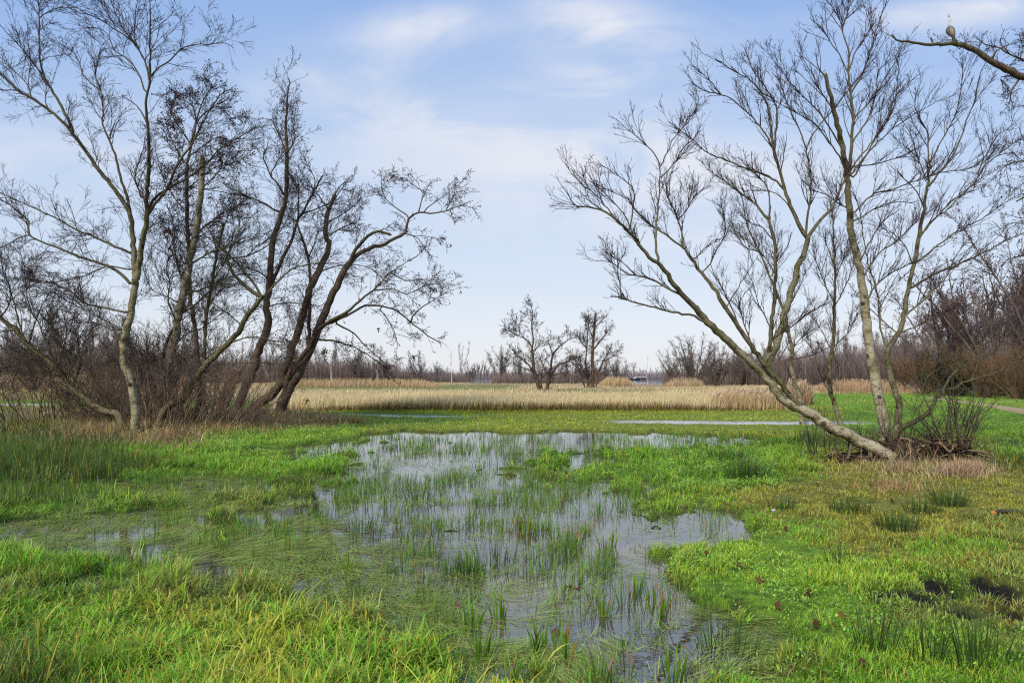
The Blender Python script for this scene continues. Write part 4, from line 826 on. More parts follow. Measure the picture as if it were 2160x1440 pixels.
traced_tree('willow_tree', 'low crooked branch spreading right from the root mound', 'tree', 'willow', 12.9, [
 (13, 7, [(1882, 935), (1896, 908), (1925, 890), (1953, 872), (1972, 850), (1974, 836), (1972, 825)]), (5.5, 2, [(1972, 825), (2011, 818), (2029, 807), (2047, 800), (2060, 770), (2065, 746), (2070, 715)]), (4, 1.2, [(1972, 826), (1950, 814), (1930, 800), (1910, 785)]),
 (4, 1.2, [(2029, 807), (2102, 785), (2160, 756), (2210, 735)]), (6, 2, [(1974, 842), (1990, 830), (1992, 815), (2020, 780), (2050, 760), (2080, 745)]), (3, 1, [(2065, 750), (2040, 735), (2010, 730), (1990, 715)]), (3, 1, [(1975, 850), (1950, 845), (1930, 868), (1918, 878)]),
 (3, 1, [(2060, 765), (2100, 735), (2130, 700), (2160, 690)]), (3, 1, [(1950, 814), (1960, 790), (1985, 770), (2000, 730)])],
 seed=44, bud=.1, A=3.6, Bd=5, La=(.2, .8), up=.15, wig=.2, twig=.0024)
traced_tree('birch_tree', 'thin yellowish birch standing free behind the leaning trunk', 'tree', 'grey', 21.5, [
 (10, 6, [(1773, 898), (1760, 850), (1751, 825), (1750, 782), (1755, 745), (1759, 702), (1760, 644)]), (6, 2, [(1760, 644), (1762, 587), (1760, 536), (1759, 500), (1756, 450), (1750, 420)]),
 (3, 1, [(1757, 735), (1790, 700), (1810, 660)]), (3, 1, [(1756, 745), (1735, 700), (1715, 670)]), (3, 1, [(1760, 650), (1785, 600), (1800, 560), (1810, 540)]), (3, 1, [(1760, 640), (1740, 600), (1725, 560), (1715, 530)]),
 (3, 1, [(1762, 590), (1780, 540), (1790, 500)]), (3, 1, [(1760, 560), (1745, 520), (1735, 490)]), (3, 1, [(1752, 800), (1725, 770), (1715, 740), (1690, 710)])],
 seed=45, bud=.2, A=8, Bd=10, Cd=10, La=(.4, 1.3), up=.35, ang=(20, 40), twig=.0032)
traced_tree('birch_tree', 'thin pale birch rising straight behind the fork of the leaning trunk', 'tree', 'birch', 22.5, [
 (10, 7, [(1692, 893), (1686, 836), (1676, 807), (1668, 767), (1670, 731), (1661, 695), (1654, 660)]), (6, 3, [(1654, 660), (1640, 620), (1625, 587), (1603, 532), (1594, 515)]),
 (3, 1, [(1594, 515), (1575, 470), (1562, 407), (1538, 390), (1492, 355), (1475, 337)]), (3, 1, [(1625, 587), (1640, 540), (1635, 500)]), (3, 1, [(1668, 740), (1700, 700), (1720, 670)]), (3, 1, [(1603, 532), (1570, 520), (1550, 490), (1530, 460)]), (2.5, 1, [(1655, 660), (1680, 620), (1700, 570)])],
 seed=46, bud=.2, A=7, Bd=9, Cd=9, La=(.4, 1.3), up=.3, ang=(20, 40), twig=.0032)
traced_tree('birch_tree', 'slender buff birch stem rising beside the leaning trunk fork', 'tree', 'birch', 13.6, [
 (9, 6, [(1621, 775), (1625, 702), (1632, 652), (1636, 572), (1634, 518), (1631, 500), (1621, 462)], .0), (6, 2, [(1621, 462), (1590, 428), (1562, 407), (1538, 390), (1510, 368)]), (4, 1.5, [(1622, 465), (1624, 421), (1617, 393), (1590, 361), (1585, 320)]),
 (3, 1, [(1636, 580), (1610, 540), (1580, 510), (1560, 500)]), (3, 1, [(1636, 560), (1660, 520), (1670, 490)]), (3, 1, [(1625, 690), (1600, 640), (1590, 600), (1575, 570)]), (3, 1, [(1631, 510), (1610, 480), (1580, 470), (1555, 440)])],
 seed=47, ground=False, bud=.2, A=7, Bd=10, Cd=10, La=(.25, .9), Lb=(.12, .4), Lc=(.05, .16), up=.3, ang=(18, 40), twig=.002)
sh = shoots('shrub', 'multi stemmed bare shrub fanning up at the right end of the root mound', 'shrub', 'willow', 7.95, 12.2, .2, .12, 34, (.9, 1.75), 51, tilt=.42, r0=.011, A=3.5, Bd=2.5, La=(.2, .7), up=.1)
shoots('shrub', 'thin sparse saplings sprouting behind the leaning trunk foot', 'shrub', 'willow', 6.3, 12.9, .8, .3, 22, (.5, 1.3), 52, tilt=.3, r0=.006, A=3, Bd=2, La=(.15, .5), up=.2)
shoots('shrub', 'wiry saplings between the upright birches and the fanned shrub', 'shrub', 'willow', 7.4, 12.8, .55, .3, 30, (.5, 1.4), 53, tilt=.5, r0=.007, A=4, Bd=3, La=(.15, .5), up=.2)
# root mound: gnarled roots over dark litter
def roots():
    rg = np.random.default_rng(61); o = (6.95, 12.2, float(TH(6.95, 12.2))); t = thing('root_mound', o, 'dark tangle of gnarled roots under the leaning birch', 'roots')
    n = 380; x = rg.uniform(5.75, 8.3, n); y = 12.1 + rg.uniform(-.18, .5, n); z = TH(x, y) + rg.uniform(0, .32, n) * np.exp(-((x - 7.4) / .9) ** 2)
    D = unit(np.stack([rg.normal(size=n), rg.normal(size=n) * .6 - .2, -np.abs(rg.normal(size=n)) * .25], axis=1)); P = [np.stack([x, y, z + .04], axis=1)]
    for j in range(1, 9): D = unit(D + rg.normal(size=(n, 3)) * .3 + np.array([0, -.02, -.06])); P.append(P[-1] + D * .065)
    P = np.stack(P, axis=1); gz = TH(P[..., 0], P[..., 1]); P[..., 2] = np.maximum(P[..., 2], gz + .0)
    R = rg.uniform(.006, .026, (n, 1)) * (1 - np.linspace(0, 1, 9)[None] * .75)
    mb = MB(); cc = np.array([s2l(q) for q in ((104, 80, 58), (60, 44, 34), (150, 124, 94), (44, 34, 28))])[rg.integers(0, 4, n)]; tubes(mb, P, R, 6, cc, .3); mb.build('roots', M_alder, t, smooth=True, origin=o)
    a = np.linspace(0, 1, 26); X, A2 = np.meshgrid(np.linspace(-1.25, 1.35, 48), np.linspace(-1, 1, 22), indexing='ij')
    h = .30 * np.exp(-(X / .85) ** 2) * (1 - A2 ** 2) ** .7 * (.6 + .8 * fbm(X * 3, A2 * 2, 4)) - .02; px_ = 7.15 + X * 1.05; py_ = 12.36 + A2 * .34 + .12 * (fbm(X * 2, A2, 8) - .5)
    V = np.stack([px_, py_, TH(px_, py_) + h + .02 * (vn(px_ * 22, py_ * 22, 1) - .5)], axis=-1).reshape(-1, 3); i = np.arange(48 * 22).reshape(48, 22)
    f = np.stack([i[:-1, :-1], i[1:, :-1], i[1:, 1:], i[:-1, 1:]], axis=-1).reshape(-1, 4); mb = MB(); mb.add(V, f, 4, s2l((64, 48, 38))); mb.build('peat', M_attr, t, smooth=True, origin=o)
roots()
# ---------------- overhanging alder at the right edge (its trunk stands just outside the photo)
OY = 19.0
traced_tree('alder_tree', 'alder reaching in from the right edge with one thick bare bough', 'tree', 'alder', OY, [
 (46, 30, [(2440, 905), (2420, 700), (2400, 480), (2360, 330), (2300, 250)]), (21, 9, [(2300, 250), (2230, 190), (2160, 162), (2120, 146), (2080, 122), (2044, 101), (2010, 90)], 0.0),
 (8, 3.5, [(2012, 91), (1985, 93), (1950, 94), (1920, 89), (1900, 88), (1888, 83), (1881, 76)], 0.0), (4, 3, [(1966, 94), (1966, 86), (1965, 79)], 0.0), (8, 7, [(2015, 93), (2013, 86), (2011, 82)], 0.0),
 (5, 1, [(2160, 165), (2140, 160), (2110, 165), (2125, 185)]), (7, 2, [(2300, 250), (2200, 150), (2160, 128), (2130, 115), (2105, 100), (2080, 95), (2060, 80)]), (3, 1, [(2130, 115), (2110, 90), (2120, 60)]), (5, 1, [(2240, 200), (2200, 120), (2160, 100), (2150, 70)]),
 (5, 1, [(2090, 130), (2100, 110), (2125, 95), (2150, 90)]), (12, 3, [(2380, 420), (2300, 400), (2230, 400), (2170, 410), (2145, 425)]), (6, 1, [(2300, 400), (2220, 350), (2160, 340), (2120, 350), (2090, 380)]), (5, 1, [(2380, 440), (2280, 470), (2200, 480), (2140, 470), (2100, 490)]),
 (8, 2, [(2400, 500), (2300, 520), (2220, 560), (2160, 540), (2120, 550)]), (5, 1, [(2150, 170), (2130, 200), (2140, 230)]), (4, 1, [(2210, 400), (2160, 300), (2150, 260)]),
 (4, 1, [(2240, 560), (2190, 600), (2150, 640), (2120, 640)]), (4, 1, [(2300, 400), (2230, 440), (2170, 460), (2110, 450)])],
 seed=62, bud=.9, budsize=.022, A=4.6, Bd=9, Cd=9, La=(.35, 1.2), up=.0, wig=.2, twig=.0032, rmaxA=.2, t0=.25, stubs=False, ang=(30, 60))
# ================================================================== middle distance and far trees
def fan(h, spread, nst, seed, r0=.12, tip=.008, cA=(1.6), cB=3.2, cC=4.0, lA=(.8, 2.2), lB=(.3, .9), lC=(.15, .45), up=.25, curve=.1, single=False, tcol=(112, 98, 84), ccol=(96, 82, 76), bud=0., t0A=.25, t0=.2, wig=.14, lean=0.):
    rg = np.random.default_rng(seed); k = 12
    az = rg.random(nst) * 6.283; til = rg.uniform(.15, 1, nst) * spread / h
    if single: til = til * .15
    D = unit(np.stack([np.cos(az) * til + lean, np.sin(az) * til, np.ones(nst)], axis=1)); P = [np.stack([np.cos(az), np.sin(az), 0 * az - .2], axis=1) * r0 * (1.2 if nst > 1 else 0) + np.array([0, 0, -.25])]
    l = (h * rg.uniform(.62, 1.0, nst)); l[0] = h * 1.02; l = l[:, None] / (k - 1)
    for j in range(1, k): D = unit(D + rg.normal(size=(nst, 3)) * curve + np.array([0, 0, .05])); P.append(P[-1] + D * l)
    P = np.stack(P, axis=1); R = r0 * rg.uniform(.6, 1, (nst, 1)) * (1 - np.linspace(0, 1, k)[None]) ** .8 + tip
    tr = MB(); tubes(tr, P, R, 7, s2l(tcol), .12)
    cr = MB(); PA, RA = spawn(P, R, cA, lA, 6, t0=t0A, up=up, wig=wig, rcap=.04, rtip=tip, ang=(30, 65), rg=rg)
    PB, RB = spawn(np.concatenate([PA, ]), RA, cB, lB, 4, t0=.15, up=up, wig=wig * 1.2, rcap=.02, rtip=tip, rg=rg)
    PB2, RB2 = spawn(P, R, cB, lB, 4, t0=.45, up=up, wig=wig, rcap=.02, rtip=tip, rg=rg); PB = np.concatenate([PB, PB2]); RB = np.concatenate([RB, RB2])
    PC, RC2 = spawn(PB, RB, cC, lC, 3, t0=.1, up=up * .6, wig=wig, rcap=.012, rtip=tip * .8, rg=rg)
    tubes(cr, PA, RA, 4, s2l(ccol) * .9); tubes(cr, PB, RB, 3, s2l(ccol)); tubes(cr, PC, RC2, 3, s2l(ccol) * 1.05)
    if bud > 0: E = np.concatenate([PC[:, -1], PB[:, -1]]); dots(cr, E[rg.random(len(E)) < bud], .09, s2l(ccol) * .7, rg)
    return tr, cr
def place_fan(name, label, cat, u, Y, tr, cr, group=None, rz=0.):
    x = (u - 1080) * Y / F; z = float(TH(x, Y)); t = thing(name, (x, Y, z), label, cat, group); t.rotation_euler = (0, 0, rz)
    a = tr.build('trunk', M_far, t, smooth=True); b = cr.build('crown', M_far, t); return t, a, b
def copy_thing(t, loc, rz, sc_, label, group, kids):
    r = t.copy(); link(r); r.location = loc; r.rotation_euler = (0, 0, rz); r.scale = sc_
    r['label'] = label; r['group'] = group
    for ch in kids: c = ch.copy(); link(c); c.parent = r
    return r
# the two alders in the reeds, traced
def mid_alder(name, label, Y, brs, seed, **kw):
    a = dict(kind='alder', A=4.8, Bd=4.2, Cd=4.2, La=(.7, 2.3), Lb=(.3, .9), Lc=(.15, .45), twig=.010, rmaxA=.25, bud=.15, budsize=.07, up=.12, wig=.18, lim_w=4.5, dep=.4, stubs=False, lump=.12); a.update(kw)
    brs = [(b[0] * .78, max(b[1] * .7, .8), b[2]) for b in brs]
    return traced_tree(name, label, 'tree', a.pop('kind'), Y, brs, seed=seed, **a)
mid_alder('alder_tree', 'spreading alder in the reeds with one tall central leader and several stems', 66.0, [
 (13, 7, [(1139, 830), (1133, 800), (1127, 786), (1124, 755), (1122, 735)]), (6, 1.5, [(1122, 735), (1125, 715), (1121, 690), (1123, 665), (1120, 640)]), (7, 2, [(1130, 795), (1115, 768), (1099, 755), (1088, 748), (1081, 738)]),
 (4, 1.2, [(1121, 732), (1110, 715), (1092, 709), (1078, 700), (1067, 695)]), (3, 1, [(1095, 710), (1095, 690), (1080, 672)]), (12, 6, [(1152, 830), (1155, 810), (1159, 790), (1163, 765), (1166, 748)]), (6, 2, [(1166, 748), (1178, 732), (1190, 723), (1205, 712), (1215, 712)]),
 (8, 2, [(1158, 800), (1168, 785), (1175, 770), (1198, 762), (1222, 751)]), (4, 1.2, [(1166, 748), (1160, 730), (1155, 715)]), (4, 1, [(1122, 745), (1135, 730), (1145, 722)]), (4, 1, [(1170, 790), (1195, 785), (1215, 778)]), (4, 1, [(1125, 785), (1105, 775), (1085, 770)]),
 (6, 2, [(1147, 828), (1140, 800), (1146, 775), (1140, 755)])], 71)
mid_alder('alder_tree', 'rounder alder in the reeds with a cluster of straight upright stems', 84.0, [
 (12, 6, [(1250, 822), (1251, 790), (1249, 760), (1250, 741), (1252, 715), (1254, 688), (1257, 662)]), (7, 2, [(1242, 822), (1238, 790), (1235, 765), (1238, 735), (1240, 700), (1243, 675)]), (6, 2, [(1236, 822), (1225, 790), (1215, 765), (1205, 745)]),
 (6, 2, [(1256, 822), (1262, 790), (1270, 765), (1280, 750), (1290, 725)]), (6, 2, [(1250, 741), (1265, 720), (1280, 700), (1292, 685)]), (4, 1, [(1252, 715), (1245, 700), (1238, 672)]), (4, 1, [(1255, 690), (1270, 675), (1280, 668)]), (5, 1, [(1238, 735), (1225, 720), (1218, 705)]),
 (4, 1, [(1272, 762), (1295, 750), (1310, 735)]), (5, 1, [(1246, 815), (1230, 780), (1222, 750)])], 72, A=5.5, bud=.12)
mids = [
 ('bush', 215, 40, 5.6, 5.0, 22, 'large brown bare bush behind the foot of the left birches', 'bush', dict(r0=.06, tip=.007, ccol=(122, 102, 90))),
 ('bush', 345, 43, 5.3, 4.4, 20, 'brown bare bush behind the snapped birch', 'bush', dict(r0=.06, tip=.007, ccol=(122, 102, 90))),
 ('bush', 70, 58, 6.4, 4.6, 18, 'grey brown bush behind the sprawling willow stem', 'bush', dict(r0=.06, tip=.008, ccol=(122, 106, 98))),  # u, Y, h, spread, stems, label, kind
 ('bush', 1462, 105, 9.0, 8.2, 26, 'wide bare bush with a rounded crown right of the lake view', 'bush', dict(r0=.09)),
 ('bush', 1420, 112, 6.6, 3.8, 10, 'smaller bare bush leaning into the left side of the rounded bush', 'bush', dict(r0=.07)),
 ('bush', 1512, 98, 6.2, 5.6, 20, 'lower dark bush half behind the upper trunk of the leaning birch', 'bush', dict(r0=.09)),
 ('multi_stem_tree', 1058, 145, 8.6, 4.6, 15, 'upright many stemmed bare bush just left of the tall alder in the reeds', 'bush', dict(r0=.07)),
 ('multi_stem_tree', 1095, 146, 5.9, 3.7, 9, 'low bare bush behind the left boughs of the tall alder', 'bush', dict(r0=.06)),
 ('birch_tree', 970, 170, 10.5, 2.2, 3, 'feathery birch standing over the scrub left of the lake gap', 'tree', dict(r0=.10, tcol=(190, 180, 168), cA=4.5, lA=(.5, 1.2), up=.5, ccol=(128, 112, 108))),
 ('birch_tree', 952, 160, 7.9, 1.0, 1, 'small birch with a very white trunk beside the feathery birch', 'tree', dict(r0=.10, single=True, tcol=(214, 206, 196), t0A=.4, cA=2.5, lA=(.4, 1.0))),
 ('bush', 880, 165, 8.0, 4.7, 14, 'brown bare bush behind the flying bird', 'bush', dict(r0=.07)),
 ('bush', 925, 175, 5.9, 6.1, 12, 'low wide scrub between the bird bush and the white birch', 'bush', dict(r0=.06)),
 ('bush', 995, 168, 6.5, 3.4, 9, 'scrubby bush right of the feathery birch', 'bush', dict(r0=.06)),
 ('bush', 1300, 130, 5.9, 5.0, 13, 'bushy scrub between the rounder alder and the lake', 'bush', dict(r0=.06)),
 ('bush', 1195, 140, 6.0, 4.6, 12, 'dark scrub filling the gap between the two reed bed alders', 'bush', dict(r0=.06)),
 ('bush', 1270, 132, 5.5, 4.2, 12, 'scrub at the feet of the rounder alder', 'bush', dict(r0=.06)),
 ('birch_tree', 1366, 122, 5.1, 0.5, 1, 'thin dead looking birch alone in front of the lake', 'tree', dict(r0=.06, single=True, tcol=(206, 198, 188), cA=1.2, lA=(.3, .7), cB=1.5, cC=1.5)),
 ('bush', 1560, 112, 6.2, 4.4, 13, 'bare scrub behind the lower fork of the leaning birch', 'bush', dict(r0=.07)),
 ('bush', 1230, 140, 4.7, 4.7, 12, 'low scrub behind the rounder alder on its left', 'bush', dict(r0=.06)),
]
for i, (nm, u, Y, h, spd, ns, lab, cat, kw) in enumerate(mids):
    kw = dict(kw); a = dict(tip=.010, cA=4.6, cB=5.0, cC=5.0, lA=(.6, 1.6), ccol=(118, 104, 94)); a.update(kw)
    tr, cr = fan(h, spd, ns, 400 + i, **a); place_fan(nm, lab, cat, u, Y, tr, cr)
# big trees at the right edge
tr, cr = fan(15.0, 9.5, 12, 501, r0=.17, tip=.0085, cA=2.8, cB=4.0, cC=4.2, lA=(1.2, 3.2), lB=(.4, 1.2), ccol=(104, 84, 82), tcol=(112, 98, 84), bud=.35, up=.15)
place_fan('bare_tree', 'big dense bare tree filling the right edge', 'tree', 2105, 52, tr, cr)
tr, cr = fan(12.2, 7.6, 11, 502, r0=.14, tip=.0085, cA=2.8, cB=4.2, cC=4.2, lA=(1.0, 2.6), lB=(.4, 1.1), ccol=(108, 86, 84), bud=.25, up=.1)
place_fan('bare_tree', 'purplish bare tree left of the big dense one', 'tree', 2020, 55, tr, cr)
tr, cr = fan(15.5, 8, 10, 503, r0=.16, tip=.0085, cA=2.6, cB=4.0, cC=4.0, lA=(1.2, 2.8), lB=(.4, 1.1), ccol=(104, 84, 82), bud=.3, up=.12)
place_fan('bare_tree', 'tall bare tree cut by the right edge of the photo', 'tree', 2210, 47, tr, cr)
for i, (u, Y, h, lab) in enumerate(((2080, 46, 4.2, 'brown hedge bush below the big dense tree'), (2150, 43, 4.4, 'brown hedge bush at the right edge above the path'), (2010, 50, 4.2, 'brown hedge bush left of the evergreen'), (1950, 56, 4.4, 'brown hedge bush under the purplish tree'), (2230, 40, 4.4, 'brown hedge bush just past the right edge'), (1895, 62, 4.2, 'brown hedge bush seen between the two right birches'), (2115, 49, 3.6, 'low brown hedge bush between the two larger hedge bushes'))):
    tr, cr = fan(h, 4.2, 26, 520 + i, r0=.05, tip=.0085, cA=2.6, cB=4.0, cC=4.0, lA=(.5, 1.4), ccol=(128, 98, 72), tcol=(116, 92, 68), up=.35); place_fan('hedge_bush', lab, 'bush', u, Y, tr, cr)
# dark evergreen in the hedge
def evergreen(u, Y, h, r, label, seed):
    rg = np.random.default_rng(seed); x = (u - 1080) * Y / F; z0 = float(TH(x, Y)); o = (x, Y, z0); t = thing('holly_bush', o, label, 'bush')
    mb = MB(); Q = np.array([[x, Y, z0 - .1], [x + .05, Y, z0 + h * .5], [x, Y, z0 + h * .9]]); tubes(mb, resample(Q, 6)[None], np.linspace(.09, .02, 6)[None], 7, s2l((80, 66, 50))); mb.build('trunk', M_far, t, origin=o)
    n = 3200; cx = rg.normal(size=(60, 3)) * np.array([r * .45, r * .45, h * .25]) + np.array([x, Y, z0 + h * .5]); p = cx[rg.integers(0, 60, n)] + rg.normal(size=(n, 3)) * .22
    p = p[(p[:, 2] > z0 + .1)]; n = len(p); c = jit(np.broadcast_to(s2l((64, 76, 50)), (n, 3)), rg, .35); mb = MB()
    blades(mb, p, np.full(n, .13), np.full(n, .08), rg.uniform(0, 6.3, n), rg.uniform(.3, 2.4, n), rg.uniform(0, .6, n), c, c, 2, rg); mb.build('crown', M_leaf, t, origin=o)
evergreen(1990, 50, 3.6, 1.9, 'dark evergreen bush within the brown hedge', 1); evergreen(2032, 49, 2.6, 1.5, 'smaller dark evergreen bush beside the taller one', 2)
# woods built from a handful of bare tree kinds; distance haze is put into their lighter colours
kinds = []
for i in range(6):
    tr, cr = fan(8.0, [3.2, 4.5, 2.6, 4.2, 1.6, 1.6][i], [3, 5, 2, 4, 1, 2][i], 600 + i, r0=.13, tip=.011, cA=[4.2, 3.8, 4.6, 4.2, 6.0, 5.6][i], cB=5.0, cC=5.0, lA=(.8, 2.0) if i < 4 else (.5, 1.2),
                 tcol=[(110, 98, 90), (104, 92, 84), (112, 100, 92), (100, 88, 80), (196, 188, 178), (188, 180, 170)][i], ccol=[(128, 112, 108), (122, 106, 100), (132, 116, 112), (124, 110, 102), (140, 124, 120), (138, 122, 118)][i], up=.3, single=i >= 4, t0A=.25)
    kinds.append((tr, cr))
protos = {}
rgw = np.random.default_rng(77)
def wood(spots, lab, labb, group, lo=0):
    for j, (u, Y, h) in enumerate(spots):
        k = int(rgw.integers(0, 6)) if rgw.random() > .12 else 4
        if k >= 4 and lo: k = int(rgw.integers(0, 4))
        x = (u - 1080) * Y / F; z = float(TH(x, Y)); s = h / 8.0; L_ = labb if k >= 4 else lab; g = group + (' with pale trunks' if k >= 4 else '')
        nm = 'birch_tree' if k >= 4 else 'bare_tree'
        if k not in protos:
            t = thing(nm, (x, Y, z), L_, 'tree', g); a = kinds[k][0].build('trunk', M_far, t, smooth=True); b = kinds[k][1].build('crown', M_far, t); t.scale = (s, s, s); protos[k] = (t, a, b)
        else:
            t, a, b = protos[k]; copy_thing(t, (x, Y, z), float(rgw.random() * 6.28), (s * rgw.uniform(.85, 1.25),) * 2 + (s,), L_, g, (a, b))
def toph(v, Y): return EYE + (HZ - v) * Y / F
sp_ = []
for u in np.arange(-230, 820, 11.5):
    Y = rgw.uniform(140, 185); tv = np.interp(u, [-200, 60, 150, 240, 420, 520, 640, 720, 800, 840], [690, 680, 655, 690, 715, 722, 735, 722, 752, 760]) + rgw.normal() * 9; sp_.append((u + rgw.normal() * 8, Y, toph(tv, Y)))
wood(sp_, 'bare brown tree in the far wood beyond the reeds on the left', 'white trunked birch in the far wood beyond the reeds on the left', 'trees of the far left wood')
sp_ = []
for u in np.arange(1560, 2420, 10.5):
    Y = np.interp(u, [1560, 1800, 1960, 2400], [125, 100, 76, 62]) * rgw.uniform(.95, 1.15); tv = np.interp(u, [1560, 1640, 1720, 1800, 1900, 1960, 2100, 2400], [735, 725, 712, 705, 690, 650, 600, 560]) + rgw.normal() * 8; sp_.append((u + rgw.normal() * 7, Y, toph(tv, Y)))
wood(sp_, 'bare brown tree in the wood behind the right meadow', 'pale trunked birch in the wood behind the right meadow', 'trees of the right wood')
sp_ = [(u + rgw.normal() * 4, rgw.uniform(300, 330), toph(np.interp(u, [820, 1000, 1080, 1330, 1350, 1400, 1560], [770, 778, 778, 768, 780, 768, 764]) + rgw.normal() * 2.5, 315)) for u in np.arange(820, 1570, 8)]
wood(sp_, 'tiny grey brown tree on the far shore of the lake', 'tiny birch on the far shore', 'trees on the far lake shore', lo=1)
for i, (u, tv) in enumerate(((1008, 762), (1014, 757), (1021, 758), (1027, 763), (1003, 768))):
    if i == 0:
        tr, cr = fan(toph(tv, 296), .9, 4, 650, r0=.1, tip=.03, cA=4, lA=(.5, 1.0), cB=2, cC=2, up=.9, single=True, ccol=(128, 116, 112)); pt = place_fan('poplar_tree', 'slim poplar in the small row on the far shore', 'tree', u, 296, tr, cr, 'row of slim poplars on the far shore')
    else: copy_thing(pt[0], ((u - 1080) * 296 / F, 296, pt[0].location[2]), i * 1.3, (1, 1, toph(tv, 296) / toph(762, 296)), 'slim poplar in the small row on the far shore', 'row of slim poplars on the far shore', pt[1:])
# thicket under the woods
th = MB()
def thicket(N, fu, u0, u1, hh, cols, seed):
    rg = np.random.default_rng(seed); u = rg.uniform(u0, u1, N); Y = fu(u) * rg.uniform(.94, 1.08, N); x = (u - 1080) * Y / F; z = TH(x, Y); n = N
    h = hh(u) * rg.uniform(.4, 1.1, n) * (.6 + .8 * fbm(x * .12, Y * .12, seed)); c = jit(np.array([s2l(q) for q in cols])[rg.integers(0, len(cols), n)], rg, .2, .04)
    blades(th, np.stack([x, Y, z - .05], axis=1), h, .02 + .0003 * Y + 0 * u, rg.uniform(0, 6.3, n), np.abs(rg.normal(size=n)) * .3, rg.normal(size=n) * .3, c, c * 1.2, 2, rg)
TC = [(134, 118, 110), (124, 108, 100), (144, 128, 116), (116, 102, 96), (142, 122, 102)]
thicket(40000, lambda u: np.full(len(u), 155.), -260, 840, lambda u: np.interp(u, [-200, 400, 840], [9.0, 7.0, 5.0]), TC, 1)
thicket(40000, lambda u: np.interp(u, [1540, 1800, 1960, 2400], [122, 97, 70, 55]), 1530, 2440, lambda u: np.interp(u, [1540, 1900, 2400], [5.6, 6.0, 6.0]), TC, 2)
thicket(12000, lambda u: np.where(u < 1004, 173., 143.), 830, 1330, lambda u: np.interp(u, [830, 998, 1003, 1036, 1040, 1300, 1330], [3.2, 2.8, .1, .1, 2.7, 2.6, .4]), TC, 3)
thicket(5000, lambda u: np.full(len(u), 118.), 1400, 1560, lambda u: 2.6 + 0 * u, TC, 4)
thicket(12000, lambda u: np.full(len(u), 305.), 780, 1600, lambda u: 4.2 + 0 * u, [(136, 124, 122), (126, 116, 116), (146, 132, 126)], 5)  # far shore belt: haze put into the greyer colours
tag(th.build('thicket', M_dry), 'brown leafless thicket filling the foot of the distant woods', 'thicket', kind='stuff'); del th
# boathouse and boat on the far shore
def box(mb, x0, x1, y0, y1, z0, z1, c):
    V = [[x, y, z] for z in (z0, z1) for y in (y0, y1) for x in (x0, x1)]
    mb.add(V, [[0, 1, 3, 2], [4, 6, 7, 5], [0, 4, 5, 1], [2, 3, 7, 6], [0, 2, 6, 4], [1, 5, 7, 3]], 4, s2l(c))
YB = 289; xb = (1352 - 1080) * YB / F; ob = (xb, YB, .1); t = thing('boathouse', ob, 'tiny dark boathouse with a white roof across the lake', 'boathouse')
mb = MB(); box(mb, xb - 1.9, xb + 2.0, YB, YB + 3, -.1, .95, (70, 60, 56)); mb.build('wall', M_attr, t, origin=ob)
mb = MB(); mb.add([[xb - 2.3, YB - .4, 1.0], [xb + 2.3, YB - .4, 1.0], [xb + 2.3, YB + 3.3, 1.0], [xb - 2.3, YB + 3.3, 1.0], [xb - 2.3, YB + 1.5, 1.4], [xb + 2.3, YB + 1.5, 1.4]], [[0, 1, 5, 4], [2, 3, 4, 5], [0, 3, 2, 1]], 4, s2l((196, 192, 188))); mb.add([[xb - 2.3, YB - .4, 1.0], [xb - 2.3, YB + 3.3, 1.0], [xb - 2.3, YB + 1.5, 1.4]], [[0, 1, 2]], 3, s2l((200, 195, 190))); mb.build('roof', M_attr, t, origin=ob)
mb = MB(); box(mb, xb - .5, xb + .1, YB - .03, YB +   .05, .45, .7, (190, 190, 190)); mb.build('window', M_attr, t, origin=ob)
xb = (1339 - 1080) * 280 / F; ob = (xb, 280, 0); t = thing('moored_boat', ob, 'tiny dark boat lying at the far shore left of the boathouse', 'boat')
mb = MB(); k = np.linspace(-1, 1, 9); V = []
for q in k: wd = .7 * (1 - q ** 4) + .05; V += [[xb + q * 2.2, 280 - wd, .55 + .2 * q * q], [xb + q * 2.2, 280, -.2], [xb + q * 2.2, 280 + wd, .55 + .2 * q * q]]
i = np.arange(27).reshape(9, 3); mb.add(V, np.concatenate([np.stack([i[:-1, 0], i[1:, 0], i[1:, 1], i[:-1, 1]], -1), np.stack([i[:-1, 1], i[1:, 1], i[1:, 2], i[:-1, 2]], -1)]), 4, s2l((48, 50, 60))); mb.build('hull', M_attr, t, origin=ob)
mb = MB(); box(mb, xb - .6, xb + .5, 279.6, 280.4, .4, .9, (210, 210, 214)); mb.build('cabin', M_attr, t, origin=ob)
# ------------------------------------------------------------------ birds
def loft(mb, pts, rx, ry, col, sides=14):
    """closed body along pts with elliptical rings; ry is the half depth (world y)"""
    P = resample(np.array(pts, float), 26); q = np.linspace(0, 1, 26); s = np.linspace(0, 1, len(rx)); RX = np.interp(q, s, rx); RY = np.interp(q, s, ry)
    T = unit(np.gradient(P, axis=0)); yv = np.array([0, 1., 0]); sx = unit(np.cross(T, yv)); a = np.arange(sides) * 2 * np.pi / sides
    V = P[:, None] + sx[:, None] * (RX[:, None] * np.cos(a))[..., None] + yv * (RY[:, None] * np.sin(a))[..., None]
    i = np.arange(26 * sides).reshape(26, sides); j = np.roll(i, -1, 1); f = np.stack([i[:-1], j[:-1], j[1:], i[1:]], -1).reshape(-1, 4)
    c = np.asarray(col, float); 
    if c.ndim == 2: c = np.repeat(np.stack([np.interp(q, np.linspace(0, 1, len(c)), c[:, k]) for k in range(3)], 1), sides, 0)
    mb.add(V, f, 4, c)
